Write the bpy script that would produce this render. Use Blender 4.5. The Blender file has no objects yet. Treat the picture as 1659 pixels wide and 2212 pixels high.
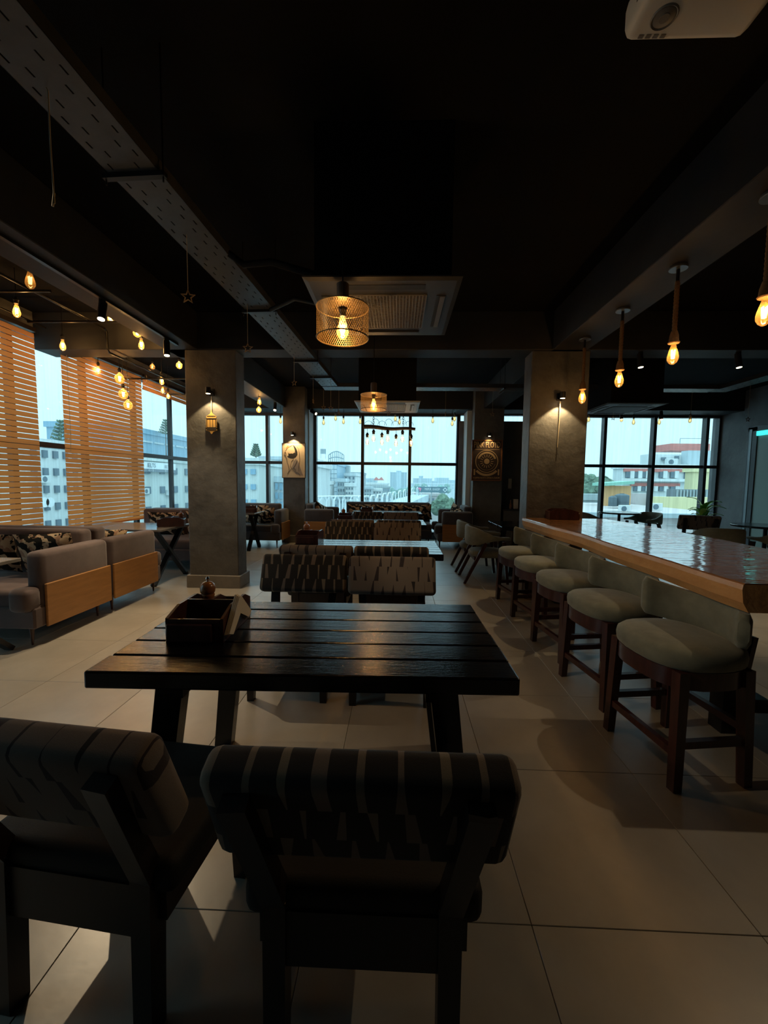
import bpy, bmesh, math, random
from mathutils import Vector, Matrix
random.seed(7)
S = bpy.context.scene
C = S.collection
PI = math.pi

# ------------------------------------------------------------------ camera
F = 880.0; CW, CH = 1659.0, 2212.0; EYE = 1.42
cam_d = bpy.data.cameras.new('camera'); cam = bpy.data.objects.new('camera', cam_d); C.objects.link(cam)
cam_d.sensor_fit = 'HORIZONTAL'; cam_d.sensor_width = 36.0; cam_d.lens = F / CW * 36.0
cam_d.clip_start = 0.02; cam_d.clip_end = 3000
R_CAM = Matrix.Rotation(0.0337, 3, 'Z') @ Matrix.Rotation(PI/2 - 0.0753, 3, 'X') @ Matrix.Rotation(0.0117, 3, 'Z')
cam.matrix_world = Matrix.Translation((0, 0, EYE)) @ R_CAM.to_4x4()
S.camera = cam
O = Vector((0, 0, EYE))
def ray(px, py): return R_CAM @ Vector(((px - CW/2)/F, -(py - CH/2)/F, -1.0))
def onX(px, py, x): d = ray(px, py); return O + d*((x - O.x)/d.x)
def onY(px, py, y): d = ray(px, py); return O + d*((y - O.y)/d.y)
def onZ(px, py, z): d = ray(px, py); return O + d*((z - O.z)/d.z)

# ------------------------------------------------------------------ view and sky
S.view_settings.view_transform = 'Standard'; S.view_settings.look = 'None'
S.view_settings.gamma = 1.0; S.view_settings.use_curve_mapping = False
S.view_settings.exposure = 0.75
S.cycles.use_denoising = True
S.cycles.max_bounces = 8; S.cycles.diffuse_bounces = 4; S.cycles.glossy_bounces = 3
S.cycles.transmission_bounces = 4; S.cycles.transparent_max_bounces = 12
S.cycles.caustics_reflective = False; S.cycles.caustics_refractive = False
S.cycles.sample_clamp_indirect = 3.0
SKY = .90
w = bpy.data.worlds.new('overcast_sky'); S.world = w; w.use_nodes = True
nt = w.node_tree; nt.nodes.clear()
wo = nt.nodes.new('ShaderNodeOutputWorld'); bg = nt.nodes.new('ShaderNodeBackground')
tc = nt.nodes.new('ShaderNodeTexCoord'); sx = nt.nodes.new('ShaderNodeSeparateXYZ')
mr = nt.nodes.new('ShaderNodeMapRange'); mr.inputs[1].default_value = 0.0; mr.inputs[2].default_value = 1.0
mr.inputs[3].default_value = 0.97 * SKY; mr.inputs[4].default_value = 2.9 * SKY      # overcast: zenith three times the horizon
nt.links.new(tc.outputs['Generated'], sx.inputs[0]); nt.links.new(sx.outputs['Z'], mr.inputs[0])
bg.inputs[0].default_value = (0.41, 0.66, 0.755, 1)
nt.links.new(mr.outputs[0], bg.inputs[1]); nt.links.new(bg.outputs[0], wo.inputs[0])

# ------------------------------------------------------------------ materials
MATS = {}
def new_mat(name):
    m = bpy.data.materials.new(name); m.use_nodes = True; m.node_tree.nodes.clear()
    MATS[name] = m; return m, m.node_tree
class NT:
    def __init__(s, t): s.t = t
    def n(s, k, **kw):
        x = s.t.nodes.new('ShaderNode' + k)
        for a, b in kw.items(): setattr(x, a, b)
        return x
    def l(s, a, b): s.t.links.new(a, b)
    def m(s, op, a, b=None, c=None):
        x = s.n('Math', operation=op)
        for i, v in enumerate((a, b, c)):
            if v is None: continue
            if isinstance(v, (int, float)): x.inputs[i].default_value = v
            else: s.l(v, x.inputs[i])
        return x.outputs[0]
    def mix(s, fac, a, b):
        x = s.n('Mix', data_type='RGBA')
        for i, v in ((0, fac), (6, a), (7, b)):
            if isinstance(v, (int, float)): x.inputs[i].default_value = v
            elif isinstance(v, tuple): x.inputs[i].default_value = (*v[:3], 1)
            else: s.l(v, x.inputs[i])
        return x.outputs[2]
    def noise(s, vec, scale, detail=3, rough=.55):
        x = s.n('TexNoise'); x.inputs['Scale'].default_value = scale; x.inputs['Detail'].default_value = detail
        x.inputs['Roughness'].default_value = rough
        if vec is not None: s.l(vec, x.inputs['Vector'])
        return x.outputs['Fac']
    def coord(s, stretch=(1, 1, 1), kind='Object'):
        a = s.n('TexCoord'); b = s.n('Mapping'); b.inputs['Scale'].default_value = stretch
        s.l(a.outputs[kind], b.inputs['Vector']); return b.outputs[0]
    def out(s, sh):
        o = s.n('OutputMaterial'); s.l(sh, o.inputs[0])
    def bump(s, h, strength, dist=.01):
        b = s.n('Bump'); b.inputs['Strength'].default_value = strength; b.inputs['Distance'].default_value = dist
        s.l(h, b.inputs['Height']); return b.outputs[0]
    def pbsdf(s, col=None, rough=.5, metal=0., coat=0., spec=.5, normal=None, sheen=0., coat_rough=.1):
        p = s.n('BsdfPrincipled')
        if isinstance(col, tuple): p.inputs['Base Color'].default_value = (*col, 1)
        elif col is not None: s.l(col, p.inputs['Base Color'])
        if isinstance(rough, (int, float)): p.inputs['Roughness'].default_value = rough
        else: s.l(rough, p.inputs['Roughness'])
        p.inputs['Metallic'].default_value = metal; p.inputs['Coat Weight'].default_value = coat
        p.inputs['Coat Roughness'].default_value = coat_rough
        p.inputs['Specular IOR Level'].default_value = spec; p.inputs['Sheen Weight'].default_value = sheen
        if normal is not None: s.l(normal, p.inputs['Normal'])
        return p
def mat(name, col, rough=.5, metal=0., coat=0., var=0., vscale=4., stretch=(1, 1, 1), bump=0., bscale=60., bdist=.004, spec=.5, sheen=0., col2=None, coat_rough=.1):
    m, t = new_mat(name); g = NT(t)
    c = tuple(col)
    if var or col2 is not None or bump:
        v = g.coord(stretch)
    if var or col2 is not None:
        a = tuple(max(0, x*(1-var)) for x in c); b = tuple(x*(1+var) for x in c) if col2 is None else tuple(col2)
        n = g.noise(v, vscale, 5, .62)
        r = g.n('MapRange'); r.inputs[1].default_value = .32; r.inputs[2].default_value = .68; g.l(n, r.inputs[0])
        c = g.mix(r.outputs[0], a, b)
    nm = g.bump(g.noise(v, bscale, 4), bump, bdist) if bump else None
    p = g.pbsdf(c, rough, metal, coat, spec, nm, sheen, coat_rough)
    g.out(p.outputs[0]); return m

mat('floor_base', (.11, .10, .09), .8)
mat('tile', (.34, .31, .268), .34, var=.13, vscale=2.2, bump=.05, bscale=14, bdist=.01, spec=1.0)
mat('ceiling', (.0075, .0075, .008), .85, var=.2, vscale=2, bump=.3, bscale=25, spec=.08)
mat('wall_dark', (.12, .123, .127), .62, var=.32, vscale=1.6, bump=.35, bscale=14, bdist=.012)
mat('plaster', (.10, .099, .097), .55, var=.35, vscale=2.4, bump=.55, bscale=9, bdist=.015)
mat('beam', (.026, .027, .029), .6, spec=.25, var=.2, vscale=2, bump=.2, bscale=14)
mat('stone_base', (.19, .175, .155), .5, var=.15, vscale=5)
mat('frame_dark', (.018, .019, .022), .4, var=.1)
mat('tray_metal', (.06, .064, .07), .4, metal=.35, var=.15, vscale=8)
mat('black_metal', (.012, .012, .013), .35, metal=.3)
mat('pipe_black', (.014, .013, .012), .28, metal=.5)
mat('grey_metal', (.16, .17, .18), .35, metal=.6)
mat('chrome', (.55, .55, .55), .15, metal=1.)
mat('ac_dark', (.034, .034, .036), .5)
mat('ac_white', (.52, .53, .53), .5)
mat('ac_slot', (.008, .008, .009), .6)
mat('ac_flap', (.11, .10, .09), .5)
mat('white_plastic', (.62, .58, .5), .45, bump=.1, bscale=300, bdist=.001)
mat('grey_plastic', (.2, .18, .16), .5)
mat('legwood', (.042, .012, .010), .32, var=.4, vscale=6, stretch=(6, 6, 1), coat=.25, coat_rough=.25)
mat('chairwood', (.010, .0055, .0045), .4, var=.4, vscale=6, stretch=(6, 6, 1))
mat('bench_black', (.006, .0055, .0055), .75, bump=.2, bscale=200)
mat('green_velvet', (.16, .165, .125), .85, var=.22, vscale=9, bump=.15, bscale=350, bdist=.002, sheen=.25)
mat('sofa_fabric', (.105, .074, .073), .85, var=.15, vscale=7, bump=.2, bscale=400, bdist=.002, sheen=.2)
mat('sofa_dark', (.05, .047, .056), .85, var=.15, vscale=7, bump=.2, bscale=400, bdist=.002, sheen=.2)
mat('oak_panel', (.36, .17, .052), .45, var=.14, vscale=3, stretch=(1, 1, 9), coat=.1)
mat('caddy_wood', (.055, .019, .015), .35, var=.45, vscale=7, stretch=(3, 3, 1), coat=.3, coat_rough=.2)
mat('mill_wood', (.36, .14, .05), .3, var=.3, vscale=9, stretch=(1, 1, 5), coat=.4, coat_rough=.15)
mat('paper', (.82, .74, .62), .8, var=.05)
mat('glaze_white', (.6, .6, .58), .35)
mat('rope', (.16, .085, .035), .9, var=.3, vscale=60, bump=.8, bscale=160, bdist=.004)
mat('string', (.42, .36, .26), .9)
mat('star_wood', (.28, .17, .075), .7, var=.2)
mat('lantern_gold', (.56, .33, .09), .55, var=.15)
mat('lantern_dark', (.03, .02, .012), .6)
mat('driftwood', (.11, .075, .055), .85, var=.35, vscale=5, stretch=(1, 6, 6), bump=.6, bscale=30, bdist=.01)
mat('socket', (.015, .015, .015), .4)
mat('socket_brass', (.25, .14, .05), .4, metal=.7)
mat('poster_dark', (.035, .018, .014), .6)
mat('poster_gold', (.46, .31, .16), .6)
mat('poster_frame', (.19, .075, .03), .4, coat=.2)
mat('canvas', (.62, .49, .33), .85, var=.08, vscale=3)
mat('ink', (.012, .012, .012), .7)
mat('paint_grey', (.3, .25, .22), .8)
mat('paint_orange', (.55, .24, .09), .8)
mat('leaf_green', (.12, .3, .05), .45, var=.3, vscale=12)
mat('leaf_lime', (.42, .52, .12), .45, var=.2, vscale=12)
mat('pot_white', (.6, .6, .56), .5)
mat('drum_mesh', (.17, .115, .05), .4, metal=.6)
mat('stem_wood', (.10, .07, .05), .6)
# outdoor
mat('b_white', (.64, .68, .68), .9, var=.12, vscale=.35)
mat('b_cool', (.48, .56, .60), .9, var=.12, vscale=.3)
mat('b_pale', (.56, .60, .58), .9, var=.15, vscale=.3)
mat('b_grey', (.34, .40, .42), .9, var=.15, vscale=.4)
mat('b_pink', (.50, .45, .44), .9, var=.1, vscale=.3)
mat('b_yellow', (.72, .64, .36), .9, var=.18, vscale=.4)
mat('b_orange', (.60, .34, .15), .9, var=.15, vscale=.6)
mat('b_red', (.55, .17, .14), .8, var=.1)
mat('b_glassblue', (.22, .38, .50), .3, var=.15, vscale=.2)
mat('b_window', (.11, .16, .20), .3)
mat('b_far_haze', (.33, .47, .55), .9)  # distance haze is mixed into this blue-grey
mat('b_farwin_haze', (.20, .30, .38), .6)  # window tone paled and blued to carry the haze
mat('b_dark', (.08, .11, .13), .6)
mat('b_rust', (.18, .21, .23), .8, var=.2, vscale=2)
mat('sign_teal', (.08, .17, .21), .7)
mat('sign_white', (.75, .8, .82), .7)
mat('sign_ink', (.16, .2, .24), .7)
mat('sign_pink', (.75, .2, .32), .7)
mat('tree_leaf', (.12, .19, .13), .9, var=.5, vscale=1.2)
mat('tree_far_haze', (.17, .30, .27), .9, var=.35, vscale=.4)  # foliage green with haze put into the colour
mat('roof_green', (.25, .5, .4), .7)
mat('ground', (.3, .34, .35), .9, var=.2, vscale=.1)

def m_special():
    # ---- black stained table boards
    m, t = new_mat('tablewood'); g = NT(t); v = g.coord((1.2, 14, 14)); v2 = g.coord((3, 9, 9))
    n = g.noise(v, 3, 6, .65); n2 = g.noise(v2, 9, 5, .7)
    col = g.mix(n, (.002, .002, .0026), (.008, .0075, .008))
    ro = g.m('MULTIPLY_ADD', n2, .24, .05)
    h = g.m('ADD', n, g.m('MULTIPLY', n2, .8))
    g.out(g.pbsdf(col, ro, spec=.5, normal=g.bump(h, .22, .004)).outputs[0])
    # ---- pale grey-topped far tables share boards; marble for the booths
    m, t = new_mat('marble'); g = NT(t); v = g.coord((1, 1, 1)); n = g.noise(v, 2.2, 8, .7)
    col = g.mix(n, (.09, .085, .08), (.26, .24, .22)); g.out(g.pbsdf(col, .12, spec=.6).outputs[0])
    # ---- lacquered slab of the bar
    m, t = new_mat('barwood'); g = NT(t); v = g.coord((5.5, .7, 3)); v2 = g.coord((9, 2.2, 9)); v3 = g.coord((2.2, 9, 2.2))
    n = g.noise(v, 2.2, 7, .65); n2 = g.noise(v2, 3, 5, .6)
    c1 = g.mix(n, (.20, .075, .024), (.44, .20, .07)); c2 = g.mix(g.m('MULTIPLY', n2, .55), c1, (.10, .034, .012))
    h = g.noise(v3, 1.6, 2, .5)
    p = g.pbsdf(c2, .35, coat=1., coat_rough=.04, spec=.4); p.inputs['Coat IOR'].default_value = 1.75
    b = g.bump(h, .14, .03); g.l(b, p.inputs['Coat Normal']); g.out(p.outputs[0])
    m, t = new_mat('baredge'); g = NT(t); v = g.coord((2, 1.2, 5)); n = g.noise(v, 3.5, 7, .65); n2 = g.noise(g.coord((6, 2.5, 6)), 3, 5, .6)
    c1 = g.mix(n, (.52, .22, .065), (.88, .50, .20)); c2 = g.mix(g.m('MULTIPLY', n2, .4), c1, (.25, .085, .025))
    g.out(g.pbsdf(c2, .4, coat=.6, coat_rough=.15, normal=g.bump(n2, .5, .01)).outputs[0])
    # ---- woven stripes of the dining chairs: rows of tapered wedges
    def stripes(name, base, c1, c2, lo, hi, dens):
        m, t = new_mat(name); g = NT(t)
        a = g.n('TexCoord'); s = g.n('SeparateXYZ'); g.l(a.outputs['Object'], s.inputs[0])
        zz = g.m('MULTIPLY_ADD', s.outputs['Z'], 1/.105, .45); row = g.m('FLOOR', zz); tz = g.m('FRACT', zz)
        u = g.m('ADD', g.m('MULTIPLY', s.outputs['X'], dens), g.m('MULTIPLY', row, 3.37))
        cell = g.m('FLOOR', u); f = g.m('FRACT', u)
        cv = g.n('CombineXYZ'); g.l(cell, cv.inputs[0]); g.l(row, cv.inputs[1])
        wn = g.n('TexWhiteNoise', noise_dimensions='3D'); g.l(cv.outputs[0], wn.inputs['Vector'])
        rs = g.n('SeparateColor'); g.l(wn.outputs['Color'], rs.inputs[0])
        r1, r2, r3 = rs.outputs[0], rs.outputs[1], rs.outputs[2]
        w0 = g.m('MULTIPLY_ADD', r1, hi - lo, lo); w1 = g.m('MULTIPLY_ADD', r2, hi - lo, lo)
        wd = g.m('ADD', g.m('MULTIPLY', w0, tz), g.m('MULTIPLY', w1, g.m('SUBTRACT', 1., tz)))
        sk = g.m('MULTIPLY', g.m('SUBTRACT', r3, .5), g.m('MULTIPLY', tz, .35))
        d = g.m('ABSOLUTE', g.m('SUBTRACT', g.m('ADD', f, sk), .5))
        mask = g.m('LESS_THAN', d, g.m('MULTIPLY', wd, .5))
        wave = g.noise(g.coord((1, 1, 1)), 420, 2)
        lc = g.mix(r2, c1, c2); lc = g.mix(g.m('MULTIPLY', wave, .55), lc, tuple(x*.45 for x in c1))
        bc = g.mix(g.m('MULTIPLY', wave, .5), base, tuple(x*1.7 for x in base))
        col = g.mix(mask, bc, lc)
        g.out(g.pbsdf(col, .92, spec=.2, normal=g.bump(wave, .3, .002), sheen=.1).outputs[0])
    stripes('fabric_dark', (.026, .024, .024), (.27, .225, .165), (.21, .16, .14), .02, .44, 13)
    stripes('fabric_brown', (.15, .122, .105), (.030, .026, .026), (.055, .042, .045), -.2, .46, 13)
    # ---- leaf print cushions
    m, t = new_mat('leaf_print'); g = NT(t); v = g.coord((1, 1, 1))
    wv = g.n('TexWave', wave_type='BANDS', bands_direction='DIAGONAL'); wv.inputs['Scale'].default_value = 3.0
    wv.inputs['Distortion'].default_value = 14; wv.inputs['Detail'].default_value = 3; wv.inputs['Detail Scale'].default_value = 1.6
    g.l(v, wv.inputs['Vector']); n = g.noise(v, 11, 3, .6)
    k1 = g.m('GREATER_THAN', wv.outputs['Fac'], .58); k2 = g.m('GREATER_THAN', n, .52)
    c = g.mix(k1, (.012, .011, .009), (.50, .38, .25)); c = g.mix(g.m('MULTIPLY', k2, k1), c, (.33, .20, .13))
    k3 = g.m('GREATER_THAN', g.noise(v, 17, 2), .6); c = g.mix(k3, c, (.018, .016, .011))
    g.out(g.pbsdf(c, .9, spec=.2).outputs[0])
    # ---- slats of the blinds: light passes through them
    m, t = new_mat('slat_wood'); g = NT(t); v = g.coord((20, 1, 20)); n = g.noise(v, 6, 5)
    col = g.mix(n, (.80, .40, .18), (.95, .54, .27))
    p = g.pbsdf(col, .55); tr = g.n('BsdfTranslucent'); g.l(col, tr.inputs[0])
    x = g.n('MixShader'); x.inputs[0].default_value = .72; g.l(p.outputs[0], x.inputs[1]); g.l(tr.outputs[0], x.inputs[2]); g.out(x.outputs[0])
    # ---- rain-streaked window glass
    m, t = new_mat('window_glass'); g = NT(t); v = g.coord((16, 16, .35)); n = g.noise(v, 1.2, 5, .7)
    r = g.n('MapRange'); r.inputs[1].default_value = .35; r.inputs[2].default_value = .62; r.inputs[3].default_value = .92; r.inputs[4].default_value = 1.0; g.l(n, r.inputs[0])
    cc = g.n('CombineColor'); g.l(g.m('MULTIPLY', r.outputs[0], .97), cc.inputs[0]); g.l(r.outputs[0], cc.inputs[1]); g.l(r.outputs[0], cc.inputs[2])
    tr = g.n('BsdfTransparent'); g.l(cc.outputs[0], tr.inputs[0])
    gl = g.n('BsdfGlossy'); gl.inputs['Roughness'].default_value = .03
    lw = g.n('LayerWeight'); lw.inputs[0].default_value = .5
    fr = g.m('MULTIPLY_ADD', g.m('POWER', lw.outputs['Facing'], 5.), .6, .02)
    x = g.n('MixShader'); g.l(fr, x.inputs[0]); g.l(tr.outputs[0], x.inputs[1]); g.l(gl.outputs[0], x.inputs[2]); g.out(x.outputs[0])
    # ---- frosted door
    m, t = new_mat('frosted_glass'); g = NT(t); p = g.pbsdf((.20, .26, .235), .35, spec=.5); g.out(p.outputs[0])
    # ---- amber bulb glass: clear, but a little of the light inside is scattered by it
    def bulbglass(name, tint, sc):
        m, t = new_mat(name); g = NT(t)
        tr = g.n('BsdfTransparent'); tr.inputs[0].default_value = (*tint, 1)
        tl = g.n('BsdfTranslucent'); tl.inputs[0].default_value = (1, .55, .16, 1)
        gl = g.n('BsdfGlossy'); gl.inputs['Roughness'].default_value = .05
        x = g.n('MixShader'); x.inputs[0].default_value = sc; g.l(tr.outputs[0], x.inputs[1]); g.l(tl.outputs[0], x.inputs[2])
        lw = g.n('LayerWeight'); lw.inputs[0].default_value = .25
        y = g.n('MixShader'); g.l(g.m('MULTIPLY', lw.outputs['Fresnel'], .6), y.inputs[0]); g.l(x.outputs[0], y.inputs[1]); g.l(gl.outputs[0], y.inputs[2]); g.out(y.outputs[0])
    bulbglass('bulb_amber', (1, .80, .50), .10)
    bulbglass('bulb_clear', (.96, .93, .84), .04)
    def emit(name, col, st):
        m, t = new_mat(name); g = NT(t); e = g.n('Emission'); e.inputs[0].default_value = (*col, 1); e.inputs[1].default_value = st; g.out(e.outputs[0])
        m.cycles.emission_sampling = 'NONE'
    emit('filament', (1, .55, .16), 22)
    emit('filament_dim', (1, .62, .25), 3.0)
    emit('lamp_face', (1, .80, .50), 9)
    emit('sign_glow', (.05, .75, .72), 1.0)
m_special()

# ------------------------------------------------------------------ mesh helpers
class MB:
    def __init__(s): s.v = []; s.f = []
    def add(s, vs, fs):
        o = len(s.v); s.v += [tuple(x) for x in vs]; s.f += [tuple(i + o for i in q) for q in fs]; return s
    def box(s, x0, x1, y0, y1, z0, z1):
        return s.add([(x0,y0,z0),(x1,y0,z0),(x1,y1,z0),(x0,y1,z0),(x0,y0,z1),(x1,y0,z1),(x1,y1,z1),(x0,y1,z1)],
                     [(0,3,2,1),(4,5,6,7),(0,1,5,4),(1,2,6,5),(2,3,7,6),(3,0,4,7)])
    def rbox(s, x0, x1, y0, y1, z0, z1, r, seg=2):
        bm = bmesh.new(); bmesh.ops.create_cube(bm, size=1.0)
        for q in bm.verts: q.co = Vector(((x0+x1)/2 + q.co.x*(x1-x0), (y0+y1)/2 + q.co.y*(y1-y0), (z0+z1)/2 + q.co.z*(z1-z0)))
        bmesh.ops.bevel(bm, geom=list(bm.edges), offset=r, segments=seg, profile=.5, affect='EDGES')
        bm.verts.index_update()
        s.add([q.co[:] for q in bm.verts], [tuple(q.index for q in fc.verts) for fc in bm.faces]); bm.free(); return s
    def beam(s, p0, p1, w, h, up=(0, 0, 1), w1=None, h1=None):
        p0 = Vector(p0); p1 = Vector(p1); d = (p1 - p0).normalized(); up = Vector(up)
        if abs(d.dot(up)) > .98: up = Vector((0, 1, 0))
        a = d.cross(up).normalized(); b = a.cross(d)
        w1 = w if w1 is None else w1; h1 = h if h1 is None else h1
        vs = []
        for p, ww, hh in ((p0, w, h), (p1, w1, h1)):
            for i, j in ((-1,-1),(1,-1),(1,1),(-1,1)): vs.append(p + a*(i*ww/2) + b*(j*hh/2))
        return s.add(vs, [(0,1,2,3),(7,6,5,4),(0,4,5,1),(1,5,6,2),(2,6,7,3),(3,7,4,0)])
    def tube(s, pts, r, n=8, r1=None):
        pts = [Vector(p) for p in pts]; k = len(pts); vs = []; fs = []
        for i, p in enumerate(pts):
            d = (pts[min(i+1, k-1)] - pts[max(i-1, 0)]).normalized()
            up = Vector((0, 0, 1)) if abs(d.z) < .95 else Vector((1, 0, 0))
            a = d.cross(up).normalized(); b = a.cross(d)
            rr = r if r1 is None else r + (r1 - r)*i/max(1, k-1)
            for j in range(n): t = 2*PI*j/n; vs.append(p + a*(rr*math.cos(t)) + b*(rr*math.sin(t)))
        for i in range(k-1):
            for j in range(n): fs.append((i*n+j, i*n+(j+1)%n, (i+1)*n+(j+1)%n, (i+1)*n+j))
        fs.append(tuple(range(n-1, -1, -1))); fs.append(tuple((k-1)*n+j for j in range(n)))
        return s.add(vs, fs)
    def lathe(s, prof, n=16, c=(0, 0, 0)):
        vs = []; fs = []
        for r, z in prof:
            for j in range(n): t = 2*PI*j/n; vs.append((c[0]+r*math.cos(t), c[1]+r*math.sin(t), c[2]+z))
        for i in range(len(prof)-1):
            for j in range(n): fs.append((i*n+j, i*n+(j+1)%n, (i+1)*n+(j+1)%n, (i+1)*n+j))
        if prof[0][0] > 1e-4: fs.append(tuple(range(n-1, -1, -1)))
        if prof[-1][0] > 1e-4: fs.append(tuple((len(prof)-1)*n+j for j in range(n)))
        return s.add(vs, fs)
    def prism(s, poly, t0, t1, axis='z'):
        k = len(poly)
        mk = {'z': lambda a, b, t: (a, b, t), 'y': lambda a, b, t: (a, t, b), 'x': lambda a, b, t: (t, a, b)}[axis]
        vs = [mk(a, b, t0) for a, b in poly] + [mk(a, b, t1) for a, b in poly]
        fs = [tuple(range(k-1, -1, -1)), tuple(range(k, 2*k))] + [(i, (i+1)%k, k+(i+1)%k, k+i) for i in range(k)]
        return s.add(vs, fs)
    def loft(s, rings):
        k = len(rings[0]); vs = [p for r in rings for p in r]; fs = []
        for i in range(len(rings)-1):
            for j in range(k): fs.append((i*k+j, i*k+(j+1)%k, (i+1)*k+(j+1)%k, (i+1)*k+j))
        fs.append(tuple(range(k-1, -1, -1))); fs.append(tuple((len(rings)-1)*k+j for j in range(k)))
        return s.add(vs, fs)
    def band(s, path, th):
        # upholstered band: path of (x, y, zlow, zhigh), rounded section of thickness th
        k = len(path); rings = []
        for i, (x, y, a, b) in enumerate(path):
            p0 = path[max(i-1, 0)]; p1 = path[min(i+1, k-1)]
            d = Vector((p1[0]-p0[0], p1[1]-p0[1], 0)).normalized(); nrm = Vector((d.y, -d.x, 0))
            e = min(.03, (b-a)*.3)
            sec = [(-.5, a+e), (-.3, a), (.3, a), (.5, a+e), (.5, b-e), (.3, b), (-.3, b), (-.5, b-e)]
            rings.append([(x + nrm.x*u*th, y + nrm.y*u*th, z) for u, z in sec])
        def shrink(r, d):
            c = sum((Vector(p) for p in r), Vector())/len(r); return [tuple(c + (Vector(p)-c)*.72 + d) for p in r]
        d0 = (Vector(path[0][:2]) - Vector(path[1][:2])).normalized().to_3d()*th*.3
        d1 = (Vector(path[-1][:2]) - Vector(path[-2][:2])).normalized().to_3d()*th*.3
        return s.loft([shrink(rings[0], d0)] + rings + [shrink(rings[-1], d1)])
    def build(s, name, m, parent=None, smooth=False):
        me = bpy.data.meshes.new(name); me.from_pydata(s.v, [], s.f)
        bm = bmesh.new(); bm.from_mesh(me); bmesh.ops.recalc_face_normals(bm, faces=bm.faces); bm.to_mesh(me); bm.free()
        me.materials.append(MATS[m])
        if smooth:
            me.polygons.foreach_set('use_smooth', [True]*len(me.polygons))
            me.set_sharp_from_angle(angle=math.radians(50))
        return link(name, me, parent)
def link(name, me, parent=None):
    o = bpy.data.objects.new(name, me); C.objects.link(o)
    if parent is not None: o.parent = parent
    return o
def tag(o, label, cat, group=None):
    o['label'] = label; o['category'] = cat
    if group: o['group'] = group
    return o
def thing(name, label, cat, loc=(0, 0, 0), rz=0, group=None):
    o = bpy.data.objects.new(name, None); C.objects.link(o); o.empty_display_size = .1
    o.location = loc; o.rotation_euler = (0, 0, rz); return tag(o, label, cat, group)
def struct(o): o['kind'] = 'structure'; return o
def dup(root, loc, rz, label=None, group=None):
    r = root.copy(); C.objects.link(r); r.location = loc; r.rotation_euler = (0, 0, rz)
    if label: r['label'] = label
    if group: r['group'] = group
    for ch in list(root.children):
        c = ch.copy(); C.objects.link(c); c.parent = r
        for gch in ch.children:
            d = gch.copy(); C.objects.link(d); d.parent = c
    return r
def point(name, loc, watt, col=(1, .64, .32), r=.02):
    l = bpy.data.lights.new(name, 'POINT'); l.energy = watt; l.color = col; l.shadow_soft_size = r
    o = bpy.data.objects.new(name, l); C.objects.link(o); o.location = loc; return o
def spot(name, loc, to, watt, ang, col=(1, .77, .48), r=.014, blend=.4):
    l = bpy.data.lights.new(name, 'SPOT'); l.energy = watt; l.color = col; l.shadow_soft_size = r
    l.spot_size = math.radians(ang); l.spot_blend = blend
    o = bpy.data.objects.new(name, l); C.objects.link(o); o.location = loc
    o.rotation_euler = (Vector(to) - Vector(loc)).to_track_quat('-Z', 'Y').to_euler(); return o
def textmesh(txt, size, m, name, parent, loc, rot, sx=1.0, extrude=.002, align='CENTER'):
    cu = bpy.data.curves.new('lettering', 'FONT'); cu.body = txt; cu.size = size; cu.align_x = align; cu.align_y = 'CENTER'; cu.extrude = extrude
    cu.resolution_u = 2
    t = bpy.data.objects.new('lettering', cu); C.objects.link(t)
    dg = bpy.context.evaluated_depsgraph_get(); me = bpy.data.meshes.new_from_object(t.evaluated_get(dg))
    bpy.data.objects.remove(t); me.materials.clear(); me.materials.append(MATS[m])
    o = link(name, me, parent); o.location = loc; o.rotation_euler = rot; o.scale = (sx, 1, 1); return o

# ------------------------------------------------------------------ the room
XL, XR, YB, YF = -4.65, 7.62, 10.0, -3.6
ZC, ZB = 3.5, 3.04          # slab, underside of the beams
ZH, ZT, ZS = 3.05, 1.85, .12   # window head, transom, sill

fl = struct(MB().box(XL-.3, XR+.3, YF-.3, YB+.3, -.2, -.012).build('floor', 'floor_base'))
# floor tiles, joints recessed
TS = .72; tile_me = None
mb = MB().rbox(-TS/2+.001, TS/2-.001, -TS/2+.001, TS/2-.001, -.012, 0, .0015, 1)
k = 0
for i in range(-7, 10):
    for j in range(-2, 12):
        cx = .45 + TS*(i+.5); cy = 1.225 + TS*(j+.5)
        if cx - TS/2 < XL-.3 or cx + TS/2 > XR+.3 or cy + TS/2 > YB+.3: continue
        if cy < 3 and abs(cx) > 3.2: continue
        if tile_me is None: o = mb.build('tile', 'tile', fl); tile_me = o.data
        else: o = link('tile', tile_me, fl)
        o.location = (cx, cy, 0); k += 1
# remaining outer tiles, all of them out of the picture or a few pixels each
rest = MB()
for i in range(-8, 12):
    for j in range(-7, 13):
        cx = .45 + TS*(i+.5); cy = 1.225 + TS*(j+.5)
        built = (-7 <= i < 10 and -2 <= j < 12) and not (cx - TS/2 < XL-.3 or cx + TS/2 > XR+.3 or cy + TS/2 > YB+.3) and not (cy < 3 and abs(cx) > 3.2)
        if built: continue
        x0, x1 = max(cx-TS/2+.0015, XL-.25), min(cx+TS/2-.0015, XR+.25); y0, y1 = max(cy-TS/2+.0015, YF-.25), min(cy+TS/2-.0015, YB+.25)
        if x1 - x0 < .01 or y1 - y0 < .01: continue
        rest.box(x0, x1, y0, y1, -.012, 0)
o = rest.build('tile', 'tile', fl); o['kind'] = 'stuff'

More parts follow.
